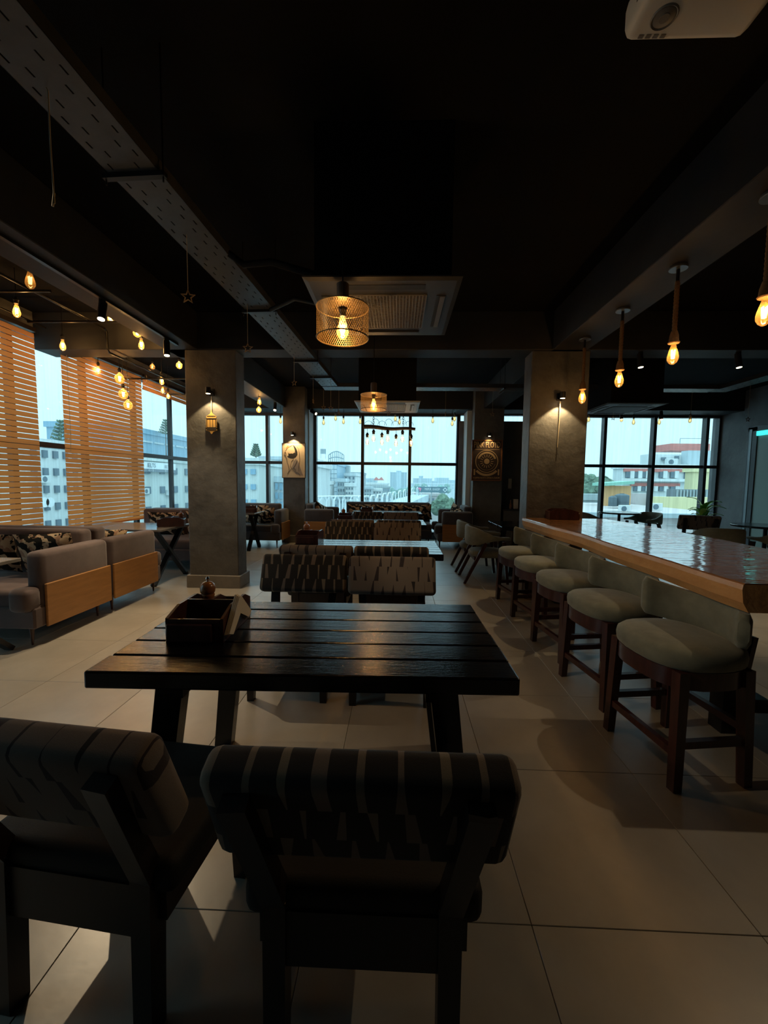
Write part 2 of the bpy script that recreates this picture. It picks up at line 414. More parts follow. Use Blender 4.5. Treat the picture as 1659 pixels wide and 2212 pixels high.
struct(MB().box(XL-.3, XR+.3, YF-.3, YB+.3, ZC, ZC+.25).build('ceiling', 'ceiling'))
struct(MB().box(XR, XR+.25, YF-.3, YB+.3, -.01, ZC).build('wall_right', 'wall_dark'))
struct(MB().box(XL-.3, XR+.3, YF-.3, YF, -.01, ZC).build('wall_front', 'wall_dark'))
wb = MB().box(XL-.3, XR+.3, YB, YB+.28, ZH, ZC).box(XL-.3, XR+.3, YB, YB+.28, -.01, ZS)
wb.box(1.45, 2.28, YB-.02, YB+.28, ZS, 2.88).box(2.28, 4.43, YB, YB+.28, ZS, 2.88)
struct(wb.build('wall_back', 'wall_dark'))
wl = MB().box(XL-.28, XL, YF-.3, YB+.3, 3.27, ZC).box(XL-.28, XL, YF-.3, YB+.3, -.01, ZS).box(XL-.28, XL, YF-.3, -.2, ZS, 3.27)
struct(wl.build('wall_left', 'wall_dark'))

def column(x0, x1, y0, y1, base=True):
    c = struct(MB().rbox(x0, x1, y0, y1, 0, ZC, .008, 1).build('column', 'plaster'))
    if base:
        MB().rbox(x0-.03, x1+.03, y0-.03, y1+.03, 0, .165, .004, 1).build('baseboard', 'stone_base', c)
    return c
column(-2.72, -2.07, 5.19, 5.48); column(1.63, 2.34, 5.22, 5.51); column(-2.60, -2.10, 9.16, 9.50); column(1.66, 2.31, 9.16, 9.50)
def beam(x0, x1, y0, y1, z0=ZB): return struct(MB().rbox(x0, x1, y0, y1, z0, ZC, .006, 1).build('ceiling_beam', 'beam'))
beam(XL, XR, 5.16, 5.50)                      # across, over the two near columns
beam(-2.95, -2.54, YF, YB)                    # lengthwise on the left
beam(1.86, 2.28, YF, YB)                      # lengthwise over the bar
beam(XL, XR, 9.40, YB, 3.06)                  # along the window wall

# ---- windows
n_win = [0]
def window_back(xs, z0=ZS, z1=ZH):
    n_win[0] += 1; y = YB+.02
    fr = MB().box(xs[0]-.05, xs[0]+.03, y, y+.12, z0, z1).box(xs[-1]-.03, xs[-1]+.05, y, y+.12, z0, z1).box(xs[0], xs[-1], y, y+.12, z0, z0+.06).box(xs[0], xs[-1], y, y+.12, z1-.05, z1)
    wnd = struct(fr.build('window_%d' % n_win[0], 'frame_dark'))
    for x in xs[1:-1]: MB().box(x-.035, x+.035, y-.03, y+.12, z0+.05, z1-.04).build('mullion', 'frame_dark', wnd)
    MB().box(xs[0], xs[-1], y, y+.10, ZT-.035, ZT+.035).build('transom', 'frame_dark', wnd)
    for a, b in zip(xs[:-1], xs[1:]):
        for c, d in ((z0+.05, ZT-.03), (ZT+.03, z1-.04)):
            MB().box(a+.03, b-.03, y+.055, y+.061, c, d).build('pane', 'window_glass', wnd)
window_back([XL+.02, -4.38, -3.23, -2.10])
window_back([-2.10, -2.045, -.88, .276, 1.433])
window_back([4.43, 4.92, 6.08, 7.29, XR-.02])
# strip of light over the solid panel beside the poster column
n_win[0] += 1
wnd = struct(MB().box(1.45, 4.43, YB+.02, YB+.12, 2.86, 2.89).box(1.45, 4.43, YB+.02, YB+.12, 3.03, 3.06).build('window_%d' % n_win[0], 'frame_dark'))
MB().box(1.47, 4.42, YB+.06, YB+.066, 2.89, 3.03).build('pane', 'window_glass', wnd)
# left wall window
n_win[0] += 1
ys = [-.2, .23, 1.39, 2.55, 3.71, 4.87, 6.03, 7.19, 8.35, 9.51, YB]; x = XL-.02
fr = MB().box(x-.12, x, ys[0], YB, ZS, ZS+.06).box(x-.12, x, ys[0], YB, 3.2, 3.27).box(x-.12, x, ys[0]-.04, ys[0]+.03, ZS, 3.27)
wnd = struct(fr.build('window_%d' % n_win[0], 'frame_dark'))
for y in ys[1:-1]: MB().box(x-.085, x-.02, y-.04, y+.04, ZS+.05, 3.21).build('mullion', 'frame_dark', wnd)
MB().box(x-.10, x+.01, ys[0], YB, ZT-.035, ZT+.035).build('transom', 'frame_dark', wnd)
for a, b in zip(ys[:-1], ys[1:]):
    for c, d in ((ZS+.05, ZT-.03), (ZT+.03, 3.21)):
        MB().box(x-.066, x-.06, a+.04, b-.04, c, d).build('pane', 'window_glass', wnd)
# light reveal strips beside the window-side columns
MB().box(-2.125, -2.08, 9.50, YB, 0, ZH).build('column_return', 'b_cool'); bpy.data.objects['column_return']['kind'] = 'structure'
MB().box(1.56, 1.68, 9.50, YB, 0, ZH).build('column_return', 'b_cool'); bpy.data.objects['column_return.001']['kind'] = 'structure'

# daylight portals in the window openings
def portal(loc, sx, sy, rot):
    l = bpy.data.lights.new('window_portal', 'AREA'); l.shape = 'RECTANGLE'; l.size = sx; l.size_y = sy
    l.cycles.is_portal = True
    o = bpy.data.objects.new('window_portal', l); C.objects.link(o); o.location = loc; o.rotation_euler = rot
portal(((XL+1.45)/2, YB+.25, (ZS+ZH)/2), 1.45-XL, ZH-ZS, (PI/2, 0, PI))
portal(((4.43+XR)/2, YB+.25, (ZS+ZH)/2), XR-4.43, ZH-ZS, (PI/2, 0, PI))
portal((XL-.25, (YB-.2)/2, (ZS+3.25)/2), YB+.2, 3.25-ZS, (PI/2, 0, -PI/2))
for o in C.objects:
    if o.name.startswith('window_portal'):
        pass

# ---- door on the right wall
dr = struct(MB().box(XR-.05, XR+.02, 8.98, 9.20, 0, 2.66).box(XR-.05, XR+.02, 7.2, 9.20, 2.58, 2.68).build('door_1', 'frame_dark'))
MB().box(XR-.03, XR-.01, 7.2, 8.99, 0, 2.58).build('door_glass', 'frosted_glass', dr)
MB().box(XR-.058, XR-.05, 9.10, 9.16, 0, 2.62).build('door_trim', 'grey_metal', dr)
o = tag(MB().rbox(XR-.07, XR-.03, 8.72, 8.98, 2.47, 2.565, .006, 1).build('exit_sign', 'sign_glow'), 'small glowing teal sign at the top corner of the glass door', 'sign')

# ------------------------------------------------------------------ striped dining chairs (face +Y)
def make_chair(fab, fname):
    t = thing('dining_chair', '', 'chair')
    def post(sx):
        b = MB(); x = sx*.205
        b.beam((x, -.215, 0), (x, -.205, .44), .05, .055, up=(0, 1, 0), w1=.055, h1=.06); b.beam((x, -.205, .42), (x*1.16, -.372, .80), .055, .05, up=(0, 1, 0), w1=.055, h1=.035)
        return b
    for sx in (-1, 1): post(sx).build('leg', 'chairwood', t)
    for sx in (-1, 1): MB().beam((sx*.235, .20, .40), (sx*.235, .22, 0), .055, .055, up=(0, 1, 0), w1=.042, h1=.042).build('leg', 'chairwood', t)
    MB().box(-.23, .23, -.225, -.19, .27, .41).box(-.235, .235, .185, .22, .30, .41).box(-.25, -.215, -.2, .21, .30, .41).box(.215, .25, -.2, .21, .30, .41).build('seat_rail', 'chairwood', t)
    MB().rbox(-.285, .285, -.22, .235, .38, .475, .03, 3).build('seat', 'bench_black', t, True)
    b = MB().rbox(-.322, .322, -.045, .045, -.14, .14, .028, 3)
    o = b.build('backrest', fab, t, True); o.location = (0, -.272, .722); o.rotation_euler = (math.radians(22), 0, 0)
    return t
ch_d = make_chair('fabric_dark', 'dark'); ch_b = make_chair('fabric_brown', 'brown')
used = {}
def place(proto, loc, rz, label, group=None):
    if proto.name not in used:
        used[proto.name] = 1; proto.location = loc; proto.rotation_euler = (0, 0, rz); proto['label'] = label
        if group: proto['group'] = group
        return proto
    return dup(proto, loc, rz, label, group)
G = 'striped dining chairs at the plank tables'
# origin = seat centre; the back's outer face lies .31 behind
place(ch_d, (-.07, 1.10, 0), 0, 'dark striped dining chair nearest the camera, its back towards us', G)
place(ch_b, (-.80, 1.16, 0), -.10, 'brown striped dining chair cut off by the left edge in front', G)
place(ch_d, (-.695, 2.73, 0), PI, 'dark chair with pale wedge pattern across the nearest plank table, on the left', G)
place(ch_b, (-.035, 2.71, 0), PI, 'brown chair with dark wedge pattern across the nearest plank table, on the right', G)
place(ch_b, (-.70, 3.78, 0), 0, 'brown striped chair back to back behind the left chair of the nearest table', G)
place(ch_d, (-.05, 3.78, 0), 0, 'dark striped chair back to back behind the right chair of the nearest table', G)
place(ch_d, (-.675, 5.28, 0), PI, 'dark striped chair on the far side of the second plank table, left', G)
place(ch_b, (0.0, 5.26, 0), PI, 'brown striped chair on the far side of the second plank table, right', G)
place(ch_b, (-.66, 6.18, 0), 0, 'brown striped chair on the near side of the third plank table, left', G)
place(ch_d, (.02, 6.18, 0), 0, 'dark striped chair on the near side of the third plank table, right', G)
place(ch_d, (-.60, 7.12, 0), PI, 'dark striped chair on the far side of the third plank table, left', G)
place(ch_b, (.06, 7.12, 0), PI, 'brown striped chair on the far side of the third plank table, right', G)

# ------------------------------------------------------------------ plank tables
def make_table(W, D, n, H=.76):
    t = thing('plank_table', '', 'table'); pw = D/n
    for i in range(n):
        y = -D/2 + pw*(i+.5); th = .055 if i not in (0,) else .062
        j = (random.random()-.5)*.012
        b = MB().rbox(-W/2+j, W/2+j*.5, -pw/2+.003, pw/2-.003, -th, 0, .007, 2)
        o = b.build('plank', 'tablewood', t); o.location = (0, y, H - (random.random()*.002))
    for sx in (-1, 1):
        for sy in (-1, 1):
            MB().beam((sx*(W/2-.25), sy*(D/2-.12), H-.055), (sx*(W/2-.17), sy*(D/2-.09), 0), .10, .06, up=(0, 1, 0), w1=.085).build('leg', 'tablewood', t)
        MB().beam((sx*(W/2-.27), -D/2+.05, H-.085), (sx*(W/2-.27), D/2-.05, H-.085), .09, .06).build('cross_rail', 'tablewood', t)
    return t
TX = -.338
tb = make_table(1.49, .84, 6); tb.location = (TX+.008, 1.745, 0); tb.rotation_euler = (0, 0, .022); tb['label'] = 'nearest black plank table with a wooden caddy on its left'; tb['group'] = 'black plank tables'
def mv(t, loc, lab): return dup(t, loc, 0, lab, 'black plank tables')
mv(tb, (TX+.02, 4.11, 0), 'second black plank table, behind the first row of striped chairs')
mv(tb, (TX+.04, 6.64, 0), 'third black plank table, between two rows of striped chairs further back')
mv(tb, (TX+.10, 8.78, 0), 'furthest black plank table, in front of the window sofa')

# ------------------------------------------------------------------ caddies and pepper mills
def make_caddy():
    t = thing('condiment_caddy', '', 'caddy')
    W, D = .21, .33; h0, h1 = .098, .128
    MB().box(-W/2, W/2, -D/2, D/2, 0, .012).build('base', 'caddy_wood', t)
    side = [(-D/2, 0), (D/2, 0), (D/2, h0), (D/2-.07, h1), (-D/2+.10, h1), (-D/2, h0)]
    MB().prism(side, -W/2-.012, -W/2, 'x').build('side_panel', 'caddy_wood', t)
    MB().prism(side, W/2, W/2+.012, 'x').build('side_panel', 'caddy_wood', t)
    MB().rbox(-W/2, W/2, -D/2, -D/2+.012, .012, h0-.003, .002, 1).build('front_panel', 'caddy_wood', t)
    MB().rbox(-W/2, W/2, D/2-.012, D/2, .012, h0, .002, 1).build('back_panel', 'caddy_wood', t)
    MB().rbox(-W/2-.004, W/2-.03, -D/2-.016, -D/2, .004, h0-.02, .004, 1).build('front_ledge', 'caddy_wood', t)
    MB().box(-W/2, W/2, .0, .010, .012, h1).build('divider', 'caddy_wood', t)
    MB().prism([(.006, .012), (D/2-.012, .012), (D/2-.012, h0), (D/2-.075, h1), (.006, h1)], -.005, .005, 'x').build('divider', 'caddy_wood', t)
    return t
def make_mill():
    t = thing('pepper_mill', '', 'pepper mill')
    MB().lathe([(.0, 0), (.029, 0), (.029, .012), (.025, .03), (.0225, .06), (.024, .085), (.029, .10), (.031, .108), (.029, .114)], 20).build('body', 'mill_wood', t, True)
    MB().lathe([(.0, .114), (.028, .115), (.033, .122), (.0345, .140), (.031, .156), (.020, .167), (.009, .171), (.0, .172)], 20).build('head', 'mill_wood', t, True)
    MB().lathe([(.0, .170), (.005, .171), (.004, .177), (.009, .183), (.007, .191), (.0, .194)], 12).build('knob', 'chrome', t, True)
    return t
cad = make_caddy(); mill = make_mill()
cads = [((-.82, 1.745, .76), .03, 'dark wooden caddy on the nearest plank table, napkins tucked at its side', 'pepper mill standing in the caddy of the nearest table'),
        (tuple(onZ(670, 1171, .76)), .0, 'dark wooden caddy on the second plank table', 'pepper mill standing in the caddy of the second table'),
        (tuple(onZ(748, 1124, .76)), .0, 'dark wooden caddy on the third plank table', 'pepper mill standing in the caddy of the third table'),
        (tuple(onZ(793, 1109, .76)), .0, 'dark wooden caddy on the furthest plank table by the window sofa', None),
        (tuple(onZ(372, 1136, .76)), -1.2, 'dark wooden caddy at the aisle end of the marble booth table', 'pepper mill in the caddy of the marble booth table'),
        ((-2.99, 8.2, .76), .3, 'dark wooden caddy on the booth table behind the left column', None),
        ((2.02, 5.08, .981), 1.45, 'dark wooden caddy on the far end of the bar slab against the column', None)]
for i, (loc, rz, lab, ml) in enumerate(cads):
    c = place(cad, loc, rz, lab, 'wooden table caddies')
    if ml:
        M2 = Matrix.Rotation(rz, 3, 'Z'); p = Vector(loc) + M2 @ Vector((-.062, .105, .0125))
        place(mill, tuple(p), 0, ml, 'wooden pepper mills')
# napkins of the nearest caddy: folded sheets leaning over its right side
nt_ = thing('napkin_stack', 'cream paper napkins folded over the side of the nearest caddy', 'napkins', (-.693, 1.70, .762))
for q in range(4):
    x0 = -.002 + q*.006
    poly = [(-.115, .028 + q*.002), (-.075, .012 + q*.002), (.004, .082), (.10, .02 + q*.004), (.135, .05), (.02, .16 - q*.003), (-.004, .165 - q*.003)]
    MB().prism(poly, x0, x0+.004, 'x').build('sheet', 'paper', nt_)

# ------------------------------------------------------------------ bar slab on its legs
BT = .98
edge = []
random.seed(3)
N = 26
left = []
for i in range(N+1):
    y = 5.205 + (1.86-5.205)*i/N
    left.append((1.585 + .022*math.sin(y*2.1) + .012*math.sin(y*5.3+1) + (.02 if i == 0 else 0), y))
right = []
for i in range(N+1):
    y = 1.86 + (5.205-1.86)*i/N
    right.append((2.63 + .03*math.sin(y*1.7+.5) + .012*math.sin(y*6), y))
outl = left + right
bs = thing('bar_table', 'long live-edge wooden bar slab with glossy lacquer and bark edge', 'bar', (0, 0, 0))
def inset(pts, d):
    c = Vector((2.1, 3.58)); return [(p[0] + (d if p[0] < 2.1 else -d), p[1]) for p in pts]
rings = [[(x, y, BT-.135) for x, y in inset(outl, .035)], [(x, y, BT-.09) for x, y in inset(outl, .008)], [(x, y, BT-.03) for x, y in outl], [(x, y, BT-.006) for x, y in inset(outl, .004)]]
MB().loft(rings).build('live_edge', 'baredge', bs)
MB().loft([[(x, y, BT-.0058) for x, y in inset(outl, .005)], [(x, y, BT) for x, y in inset(outl, .011)]]).build('slab_top', 'barwood', bs)
for y in (2.35, 4.85):
    for x in (1.92, 2.34): MB().box(x-.05, x+.05, y-.05, y+.05, 0, BT-.19).build('leg', 'black_metal', bs)
    MB().box(1.75, 2.45, y-.05, y+.05, BT-.19, BT-.134).build('cross_rail', 'black_metal', bs)
MB().box(2.09, 2.17, 2.35, 4.85, .1, .18).build('foot_rail', 'black_metal', bs)

# ------------------------------------------------------------------ bar stools (face +Y)
def superell(a, b, p, n, y0=0):
    r = []
    for i in range(n):
        t = 2*PI*i/n; c, s_ = math.cos(t), math.sin(t)
        r.append((a*math.copysign(abs(c)**(2/p), c), y0 + b*math.copysign(abs(s_)**(2/p), s_)))
    return r
def make_stool():
    t = thing('bar_stool', '', 'stool')
    ol = superell(.265, .245, 2.7, 28)
    MB().loft([[(x*s_, y*s_, z) for x, y in ol] for s_, z in ((.90, .555), (.985, .575), (1.0, .61), (.985, .635), (.90, .655), (.6, .668), (.2, .672))]).build('seat', 'green_velvet', t, True)
    MB().loft([[(x*.94, y*.94, z) for x, y in ol] for z in (.475, .56)]).build('apron', 'legwood', t, True)
    for sx in (-1, 1):
        for sy in (-1, 1):
            MB().beam((sx*.215, sy*.165, .56), (sx*.235, sy*.18, 0), .05, .05, up=(0, 1, 0), w1=.042, h1=.042).build('leg', 'legwood', t)
    for sx in (-1, 1):
        MB().box(sx*.228-.014, sx*.228+.014, -.17, .17, .20, .235).build('stretcher', 'legwood', t)
    MB().box(-.22, .22, .162, .190, .155, .19).build('stretcher', 'legwood', t)
    MB().box(-.22, .22, -.190, -.162, .255, .29).build('stretcher', 'legwood', t)
    path = []
    for i in range(17):
        a = math.radians(-58 + 134*i/16); e = abs(i-8)/8
        path.append((.29*math.sin(a), .015 - .22*math.cos(a), .655 + .02*e**3, .836 + .05*max(0, (i-10)/6)**1.5))
    MB().band(path, .06).build('backrest', 'green_velvet', t, True)
    for sx in (-1, 1): MB().beam((sx*.17, -.20, .5), (sx*.17, -.235, .70), .04, .025, up=(0, 1, 0)).build('back_post', 'legwood', t)
    return t
st = make_stool()
for yy, lab in ((2.10, 'green velvet bar stool nearest the camera, first from the near end of the bar'), (2.76, 'second green velvet bar stool from the near end of the bar'),
                (3.42, 'middle one of the five green velvet bar stools along the bar'), (4.09, 'fourth green velvet bar stool from the near end of the bar'), (4.74, 'green velvet bar stool furthest along the bar, beside the column')):
    place(st, (1.452, yy, 0), PI/2 + .15 + random.uniform(-.03, .03), lab, 'green velvet bar stools')

# ------------------------------------------------------------------ green armchairs (face +Y)
def make_armchair():
    t = thing('armchair', '', 'armchair')
    path = []
    pts = [(-.275, .27), (-.285, .16), (-.29, .05), (-.285, -.06), (-.262, -.15), (-.21, -.215), (-.13, -.25), (0, -.265)]
    pts = pts + [(-x, y) for x, y in reversed(pts[:-1])]
    for x, y in pts:
        k = max(0, min(1, (y+.27)/.42)); k = k*k*(3-2*k)
        path.append((x, y, .535 + .085*k, .80 - .135*k))
    MB().band(path, .055).build('backrest', 'green_velvet', t, True)
    ol = superell(.255, .25, 3, 24)
    MB().loft([[(x*s_, y*s_+.02, z) for x, y in ol] for s_, z in ((.92, .36), (1.0, .38), (1.0, .42), (.93, .445), (.6, .455))]).build('seat', 'green_velvet', t, True)
    for sx in (-1, 1):
        MB().beam((sx*.275, -.05, .58), (sx*.255, -.33, 0), .045, .06, up=(1, 0, 0), w1=.035, h1=.04).build('leg', 'legwood', t)
        MB().beam((sx*.275, .20, .60), (sx*.262, .27, 0), .045, .05, up=(1, 0, 0), w1=.035, h1=.035).build('leg', 'legwood', t)
    MB().box(-.25, .25, -.2, -.17, .33, .37).box(-.25, .25, .2, .23, .33, .37).build('seat_rail', 'legwood', t)
    return t
ac = make_armchair()
GA = 'green velvet armchairs'
place(ac, (1.28, 5.93, 0), -PI/2, 'green armchair nearest us beside the small plank table behind the bar stools', GA)
place(ac, (1.26, 6.66, 0), -PI/2, 'green armchair just behind the first one at the small plank table', GA)
place(ac, (4.26, 9.20, 0), -PI/2+.15, 'green armchair left of the round table in front of the right window', GA)
place(ac, (5.50, 9.22, 0), PI/2+.35, 'green armchair right of the round table in front of the right window', GA)
place(ac, (4.80, 6.25, 0), -.25, 'green armchair behind the bar at the right, its curved back towards us', GA)
place(ac, (5.56, 6.0, 0), .1, 'green armchair behind the bar cut off by the right edge', GA)
place(ch_b, (5.68, 7.98, 0), -.35, 'brown striped chair standing alone beside the plant on the right', G)
# small plank table between column and armchairs
t2 = make_table(.86, .98, 7); t2.location = (2.0, 6.62, 0); t2['label'] = 'small black plank table behind the right column with green armchairs'; t2['group'] = 'black plank tables'
# round tables
def round_table(name, label, loc, r, H):
    t = thing(name, label, 'table', loc)
    MB().lathe([(0, H-.035), (r-.01, H-.035), (r, H-.028), (r, H-.008), (r-.008, H), (0, H)], 40).build('table_top', 'tablewood', t)
    MB().lathe([(.03, .02), (.03, H-.03)], 14).build('pedestal', 'black_metal', t)
    MB().lathe([(0, 0), (.24, 0), (.24, .015), (.05, .03), (0, .03)], 28).build('foot', 'black_metal', t)
round_table('round_table', 'round dark table between two green armchairs at the right window', (4.92, 9.2, 0), .42, .80)
round_table('round_table', 'round dark table by the glass door at the right edge', (6.16, 7.0, 0), .46, .76)

# ------------------------------------------------------------------ sofas.  local: length along X (0..L), seat opens to +Y, back at y = 0
def make_sofa(name, label, loc, rz, L, fab='sofa_fabric', arms=(0, 1), panels=(0,), D=.95, back_h=.90, arm_h=.79, group='fabric sofas'):
    t = thing(name, label, 'sofa', loc, rz, group); a = .16
    x0 = a if 0 in arms else 0; x1 = L - a if 1 in arms else L
    MB().rbox(0.005, L-.005, .02, D-.06, .15, .33, .015, 1).build('base', fab, t)
    MB().rbox(x0+.004, x1-.004, .14, D-.08, .31, .47, .045, 3).build('seat_cushion', fab, t, True)
    for k in arms:
        xa = .012 if k == 0 else L - a - .03
        MB().rbox(xa, xa+a+.018, D-.16, D, .30, .50, .05, 3).build('seat_corner', fab, t, True)
    MB().rbox(x0, x1, 0, .17, .14, back_h, .045, 3).build('backrest', fab, t, True)
    for k in arms:
        xa = 0 if k == 0 else L - a
        MB().rbox(xa, xa+a, 0, D-.15, .16, arm_h, .05, 3).build('arm', fab, t, True)
    for k in panels:
        xp = -.022 if k == 0 else L
        MB().rbox(xp, xp+.022, .01, D-.16, .145, .515, .004, 1).build('arm_panel', 'oak_panel', t)
    for x in (.08, L-.08):
        for y in (.09, D-.11): MB().lathe([(.008, 0), (.02, .15)], 8, (x, y, 0)).build('leg', 'legwood', t)
    return t
AX = -3.0      # aisle end of the booths
# facing +Y: rotate 180 so that local x runs to -X ; facing -Y : mirror by building with aisle arm on the other end
def sofa_pY(y_back, label): return make_sofa('sofa', label, (-4.40, y_back, 0), 0, AX+4.40, arms=(1,), panels=(1,))
def sofa_mY(y_back, label): return make_sofa('sofa', label, (AX, y_back, 0), PI, AX+4.40, arms=(0,), panels=(0,))
sofa_mY(4.10, 'grey-brown booth sofa nearest us on the left, its oak side panel towards the aisle')
sofa_pY(4.13, 'grey-brown booth sofa standing back to back behind the nearest one')
sofa_mY(7.03, 'booth sofa under the blinds behind the marble table, beside the left column')
sofa_pY(7.06, 'booth sofa mostly hidden behind the left column')
make_sofa('sofa', 'dark booth sofa at the back window seen right of the left column', (-2.46, 9.14, 0), PI, 2.05, 'sofa_dark', arms=(0,), panels=(0,), D=.80)
make_sofa('sofa', 'wide dark sofa under the middle window behind the furthest table', (.78, 9.92, 0), PI, 2.02, 'sofa_dark', arms=(), panels=(), D=.85, back_h=.92, arm_h=.8)
make_sofa('sofa', 'dark armchair sofa with oak side panel left of the window sofa', (-2.07, 9.88, 0), -PI/2, .98, 'sofa_dark', arms=(0, 1), panels=(1,), D=.80, back_h=.9)
make_sofa('sofa', 'dark armchair sofa with oak side panel right of the window sofa', (1.60, 8.66, 0), PI/2, .98, 'sofa_dark', arms=(0, 1), panels=(0,), D=.80, back_h=.9)

# cushions with leaf print
def pillow_mesh(a=.26, b=.19, t=.075):
    n = 12; mb = MB(); vs = []; fs = []
    for s_ in (1, -1):
        for i in range(n+1):
            for j in range(n+1):
                u = -1 + 2*i/n; v = -1 + 2*j/n
                pinch = 1 - .07*(1-abs(u))*abs(v) - .07*(1-abs(v))*abs(u)
                th = t*((1-u**4)*(1-v**4))**.55
                vs.append((a*u*pinch, s_*th, b*v*pinch))
    k = (n+1)**2
    for s_ in (0, 1):
        for i in range(n):
            for j in range(n):
                q = (s_*k+i*(n+1)+j, s_*k+(i+1)*(n+1)+j, s_*k+(i+1)*(n+1)+j+1, s_*k+i*(n+1)+j+1)
                fs.append(q if s_ == 0 else q[::-1])
    return mb.add(vs, fs)
pm = None
def cushion(loc, rot, label, sc=1.0):
    global pm
    if pm is None: o = pillow_mesh().build('cushion', 'leaf_print', None, True); pm = o.data
    else: o = link('cushion', pm)
    o.location = loc; o.rotation_euler = rot; o.scale = (sc, 1, sc if sc < 1.2 else 1)
    return tag(o, label, 'cushion', 'leaf print cushions on the sofas')
R = math.radians
cushion((-3.36, 3.77, .70), (R(16), R(-3), .05), 'leaf print cushion on the nearest booth sofa, next to its arm', 1.05)
cushion((-3.92, 3.77, .70), (R(16), R(4), -.05), 'leaf print cushion at the window end of the nearest booth sofa', 1.05)
cushion((-3.32, 4.44, .66), (R(-16), 0, 0), 'leaf print cushion behind the nearest booth sofa, on the sofa backing it')
cushion((-3.92, 6.74, .66), (R(14), 0, .03), 'leaf print cushion under the blinds on the booth sofa, left of the caddy', 1.1)
cushion((-3.28, 6.74, .66), (R(14), R(4), 0), 'leaf print cushion on the booth sofa right beside the left column', 1.1)
cushion((-3.10, 8.83, .67), (R(14), 0, 0), 'leaf print cushion on the booth sofa at the back window', 1.1)
cushion((-2.84, 8.70, .64), (R(24), R(-12), 0), 'second leaf print cushion in front of the one at the back window', .9)
cushion((-.86, 9.62, .69), (R(12), 0, 0), 'left cushion of three on the wide window sofa', 1.25)
cushion((-.18, 9.60, .70), (R(14), R(-3), 0), 'middle cushion of three on the wide window sofa', 1.25)
cushion((.48, 9.61, .69), (R(12), R(-4), 0), 'right cushion of three on the wide window sofa', 1.25)
cushion((-1.83, 9.50, .69), (R(4), R(20), R(70)), 'cushion on the armchair sofa left of the window sofa')
cushion((1.32, 9.2, .70), (R(4), R(-20), R(110)), 'cushion on the armchair sofa right of the window sofa')

# booth tables with X legs
def booth_table(label, y0, y1, H=.76, x0=-4.45, x1=-3.08):
    t = thing('booth_table', label, 'table', (0, 0, 0), 0, 'marble booth tables')
    MB().rbox(x0, x1, y0, y1, H-.03, H, .004, 1).build('table_top', 'marble', t)
    for x in (x1-.10, x0+.25):
        MB().beam((x, y0+.06, H-.03), (x, y1-.04, .01), .035, .07, up=(1, 0, 0)).build('leg', 'black_metal', t)
        MB().beam((x-.036, y1-.06, H-.03), (x-.036, y0+.04, .01), .035, .07, up=(1, 0, 0)).build('leg', 'black_metal', t)
    return t
booth_table('marble booth table at the left edge in front of the nearest sofa', 2.38, 3.20)
booth_table('marble booth table with crossed steel legs beside the left column', 5.12, 5.96, x1=-3.06)
booth_table('booth table with crossed legs seen just right of the left column', 7.9, 8.5, x1=-2.82)

# ------------------------------------------------------------------ lamps
ST_PROF = [(.012, 0), (.013, -.012), (.018, -.032), (.027, -.062), (.032, -.085), (.031, -.103), (.022, -.122), (.010, -.132), (.0, -.135)]
GL_PROF = [(.013, 0), (.016, -.018), (.035, -.032), (.055, -.058), (.0625, -.09), (.055, -.122), (.035, -.146), (.012, -.157), (.0, -.158)]
def filament_mb(sc=1.0):
    b = MB()
    for i in range(4):
        a = i*PI/2 + .4
        b.tube([(.011*math.cos(a)*sc, .011*math.sin(a)*sc, -.045*sc), (.006*math.cos(a+.5)*sc, .006*math.sin(a+.5)*sc, -.098*sc)], .0034*sc, 5)
    return b
shared = {}; makers = {}
def part(key, maker, name, m, parent, smooth=True):
    k = (key, m); maker = maker or makers[key]; makers.setdefault(key, maker)
    if k not in shared: o = maker().build(name, m, parent, smooth); shared[k] = o.data; return o
    return link(name, shared[k], parent)
def bulb(name, label, pos, group, drop=.12, lit=True, kind='st', watt=2.0, sc=1.0, cordm='black_metal', socket_m='socket', glass='bulb_amber'):
    # pos = where socket meets glass; drop = cord length above the socket
    t = thing(name, label, 'light bulb', pos, 0, group)
    prof = ST_PROF if kind == 'st' else GL_PROF
    o = part(('g', kind), lambda: MB().lathe(prof, 18), 'bulb_glass', glass, t); o.scale = (sc, sc, sc)
    o = part(('f', kind), lambda: filament_mb(1.0 if kind == 'st' else 1.25), 'filament', 'filament' if lit else 'filament_dim', t); o.scale = (sc, sc, sc)
    o = part(('s',), lambda: MB().lathe([(0, -.004), (.019, -.004), (.019, .02), (.023, .024), (.023, .036), (.016, .042), (.013, .058), (0, .058)], 14), 'socket', socket_m, t); o.scale = (sc, sc, sc)
    if drop > .06:
        MB().tube([(0, 0, .05), (0, 0, drop)], .004, 6).build('cord', cordm, t)
    if watt:
        l = point('bulb_light', (pos[0], pos[1], pos[2]-.07*sc), watt, r=.018)
    return t

# left bay: pipe rack with bulbs
PZ = 3.27
def pipe(label, pts, r=.013): return tag(MB().tube(pts, r, 10).build('conduit_pipe', 'pipe_black', None, True), label, 'pipe', 'black conduit pipes of the left lamp rack')
pipe('black conduit pipe running lengthwise over the booths and dropping at the beam', [(-3.66, 1.0, PZ), (-3.66, 5.08, PZ), (-3.66, 5.115, PZ-.03), (-3.66, 5.12, 3.04), (-3.66, 5.15, 2.995), (-3.66, 5.6, 2.99), (-3.66, 9.2, 2.99)])
pipe('black conduit pipe along the top of the blinds', [(-4.40, 1.0, PZ), (-4.40, 5.06, PZ)])
pipe('black conduit pipe crossing between the two lengthwise pipes', [(-4.40, 4.82, PZ-.02), (-3.10, 4.82, PZ-.02)])
pipe('short black conduit pipe crossing nearer the left edge', [(-4.40, 4.05, PZ-.02), (-3.45, 4.05, PZ-.02)])
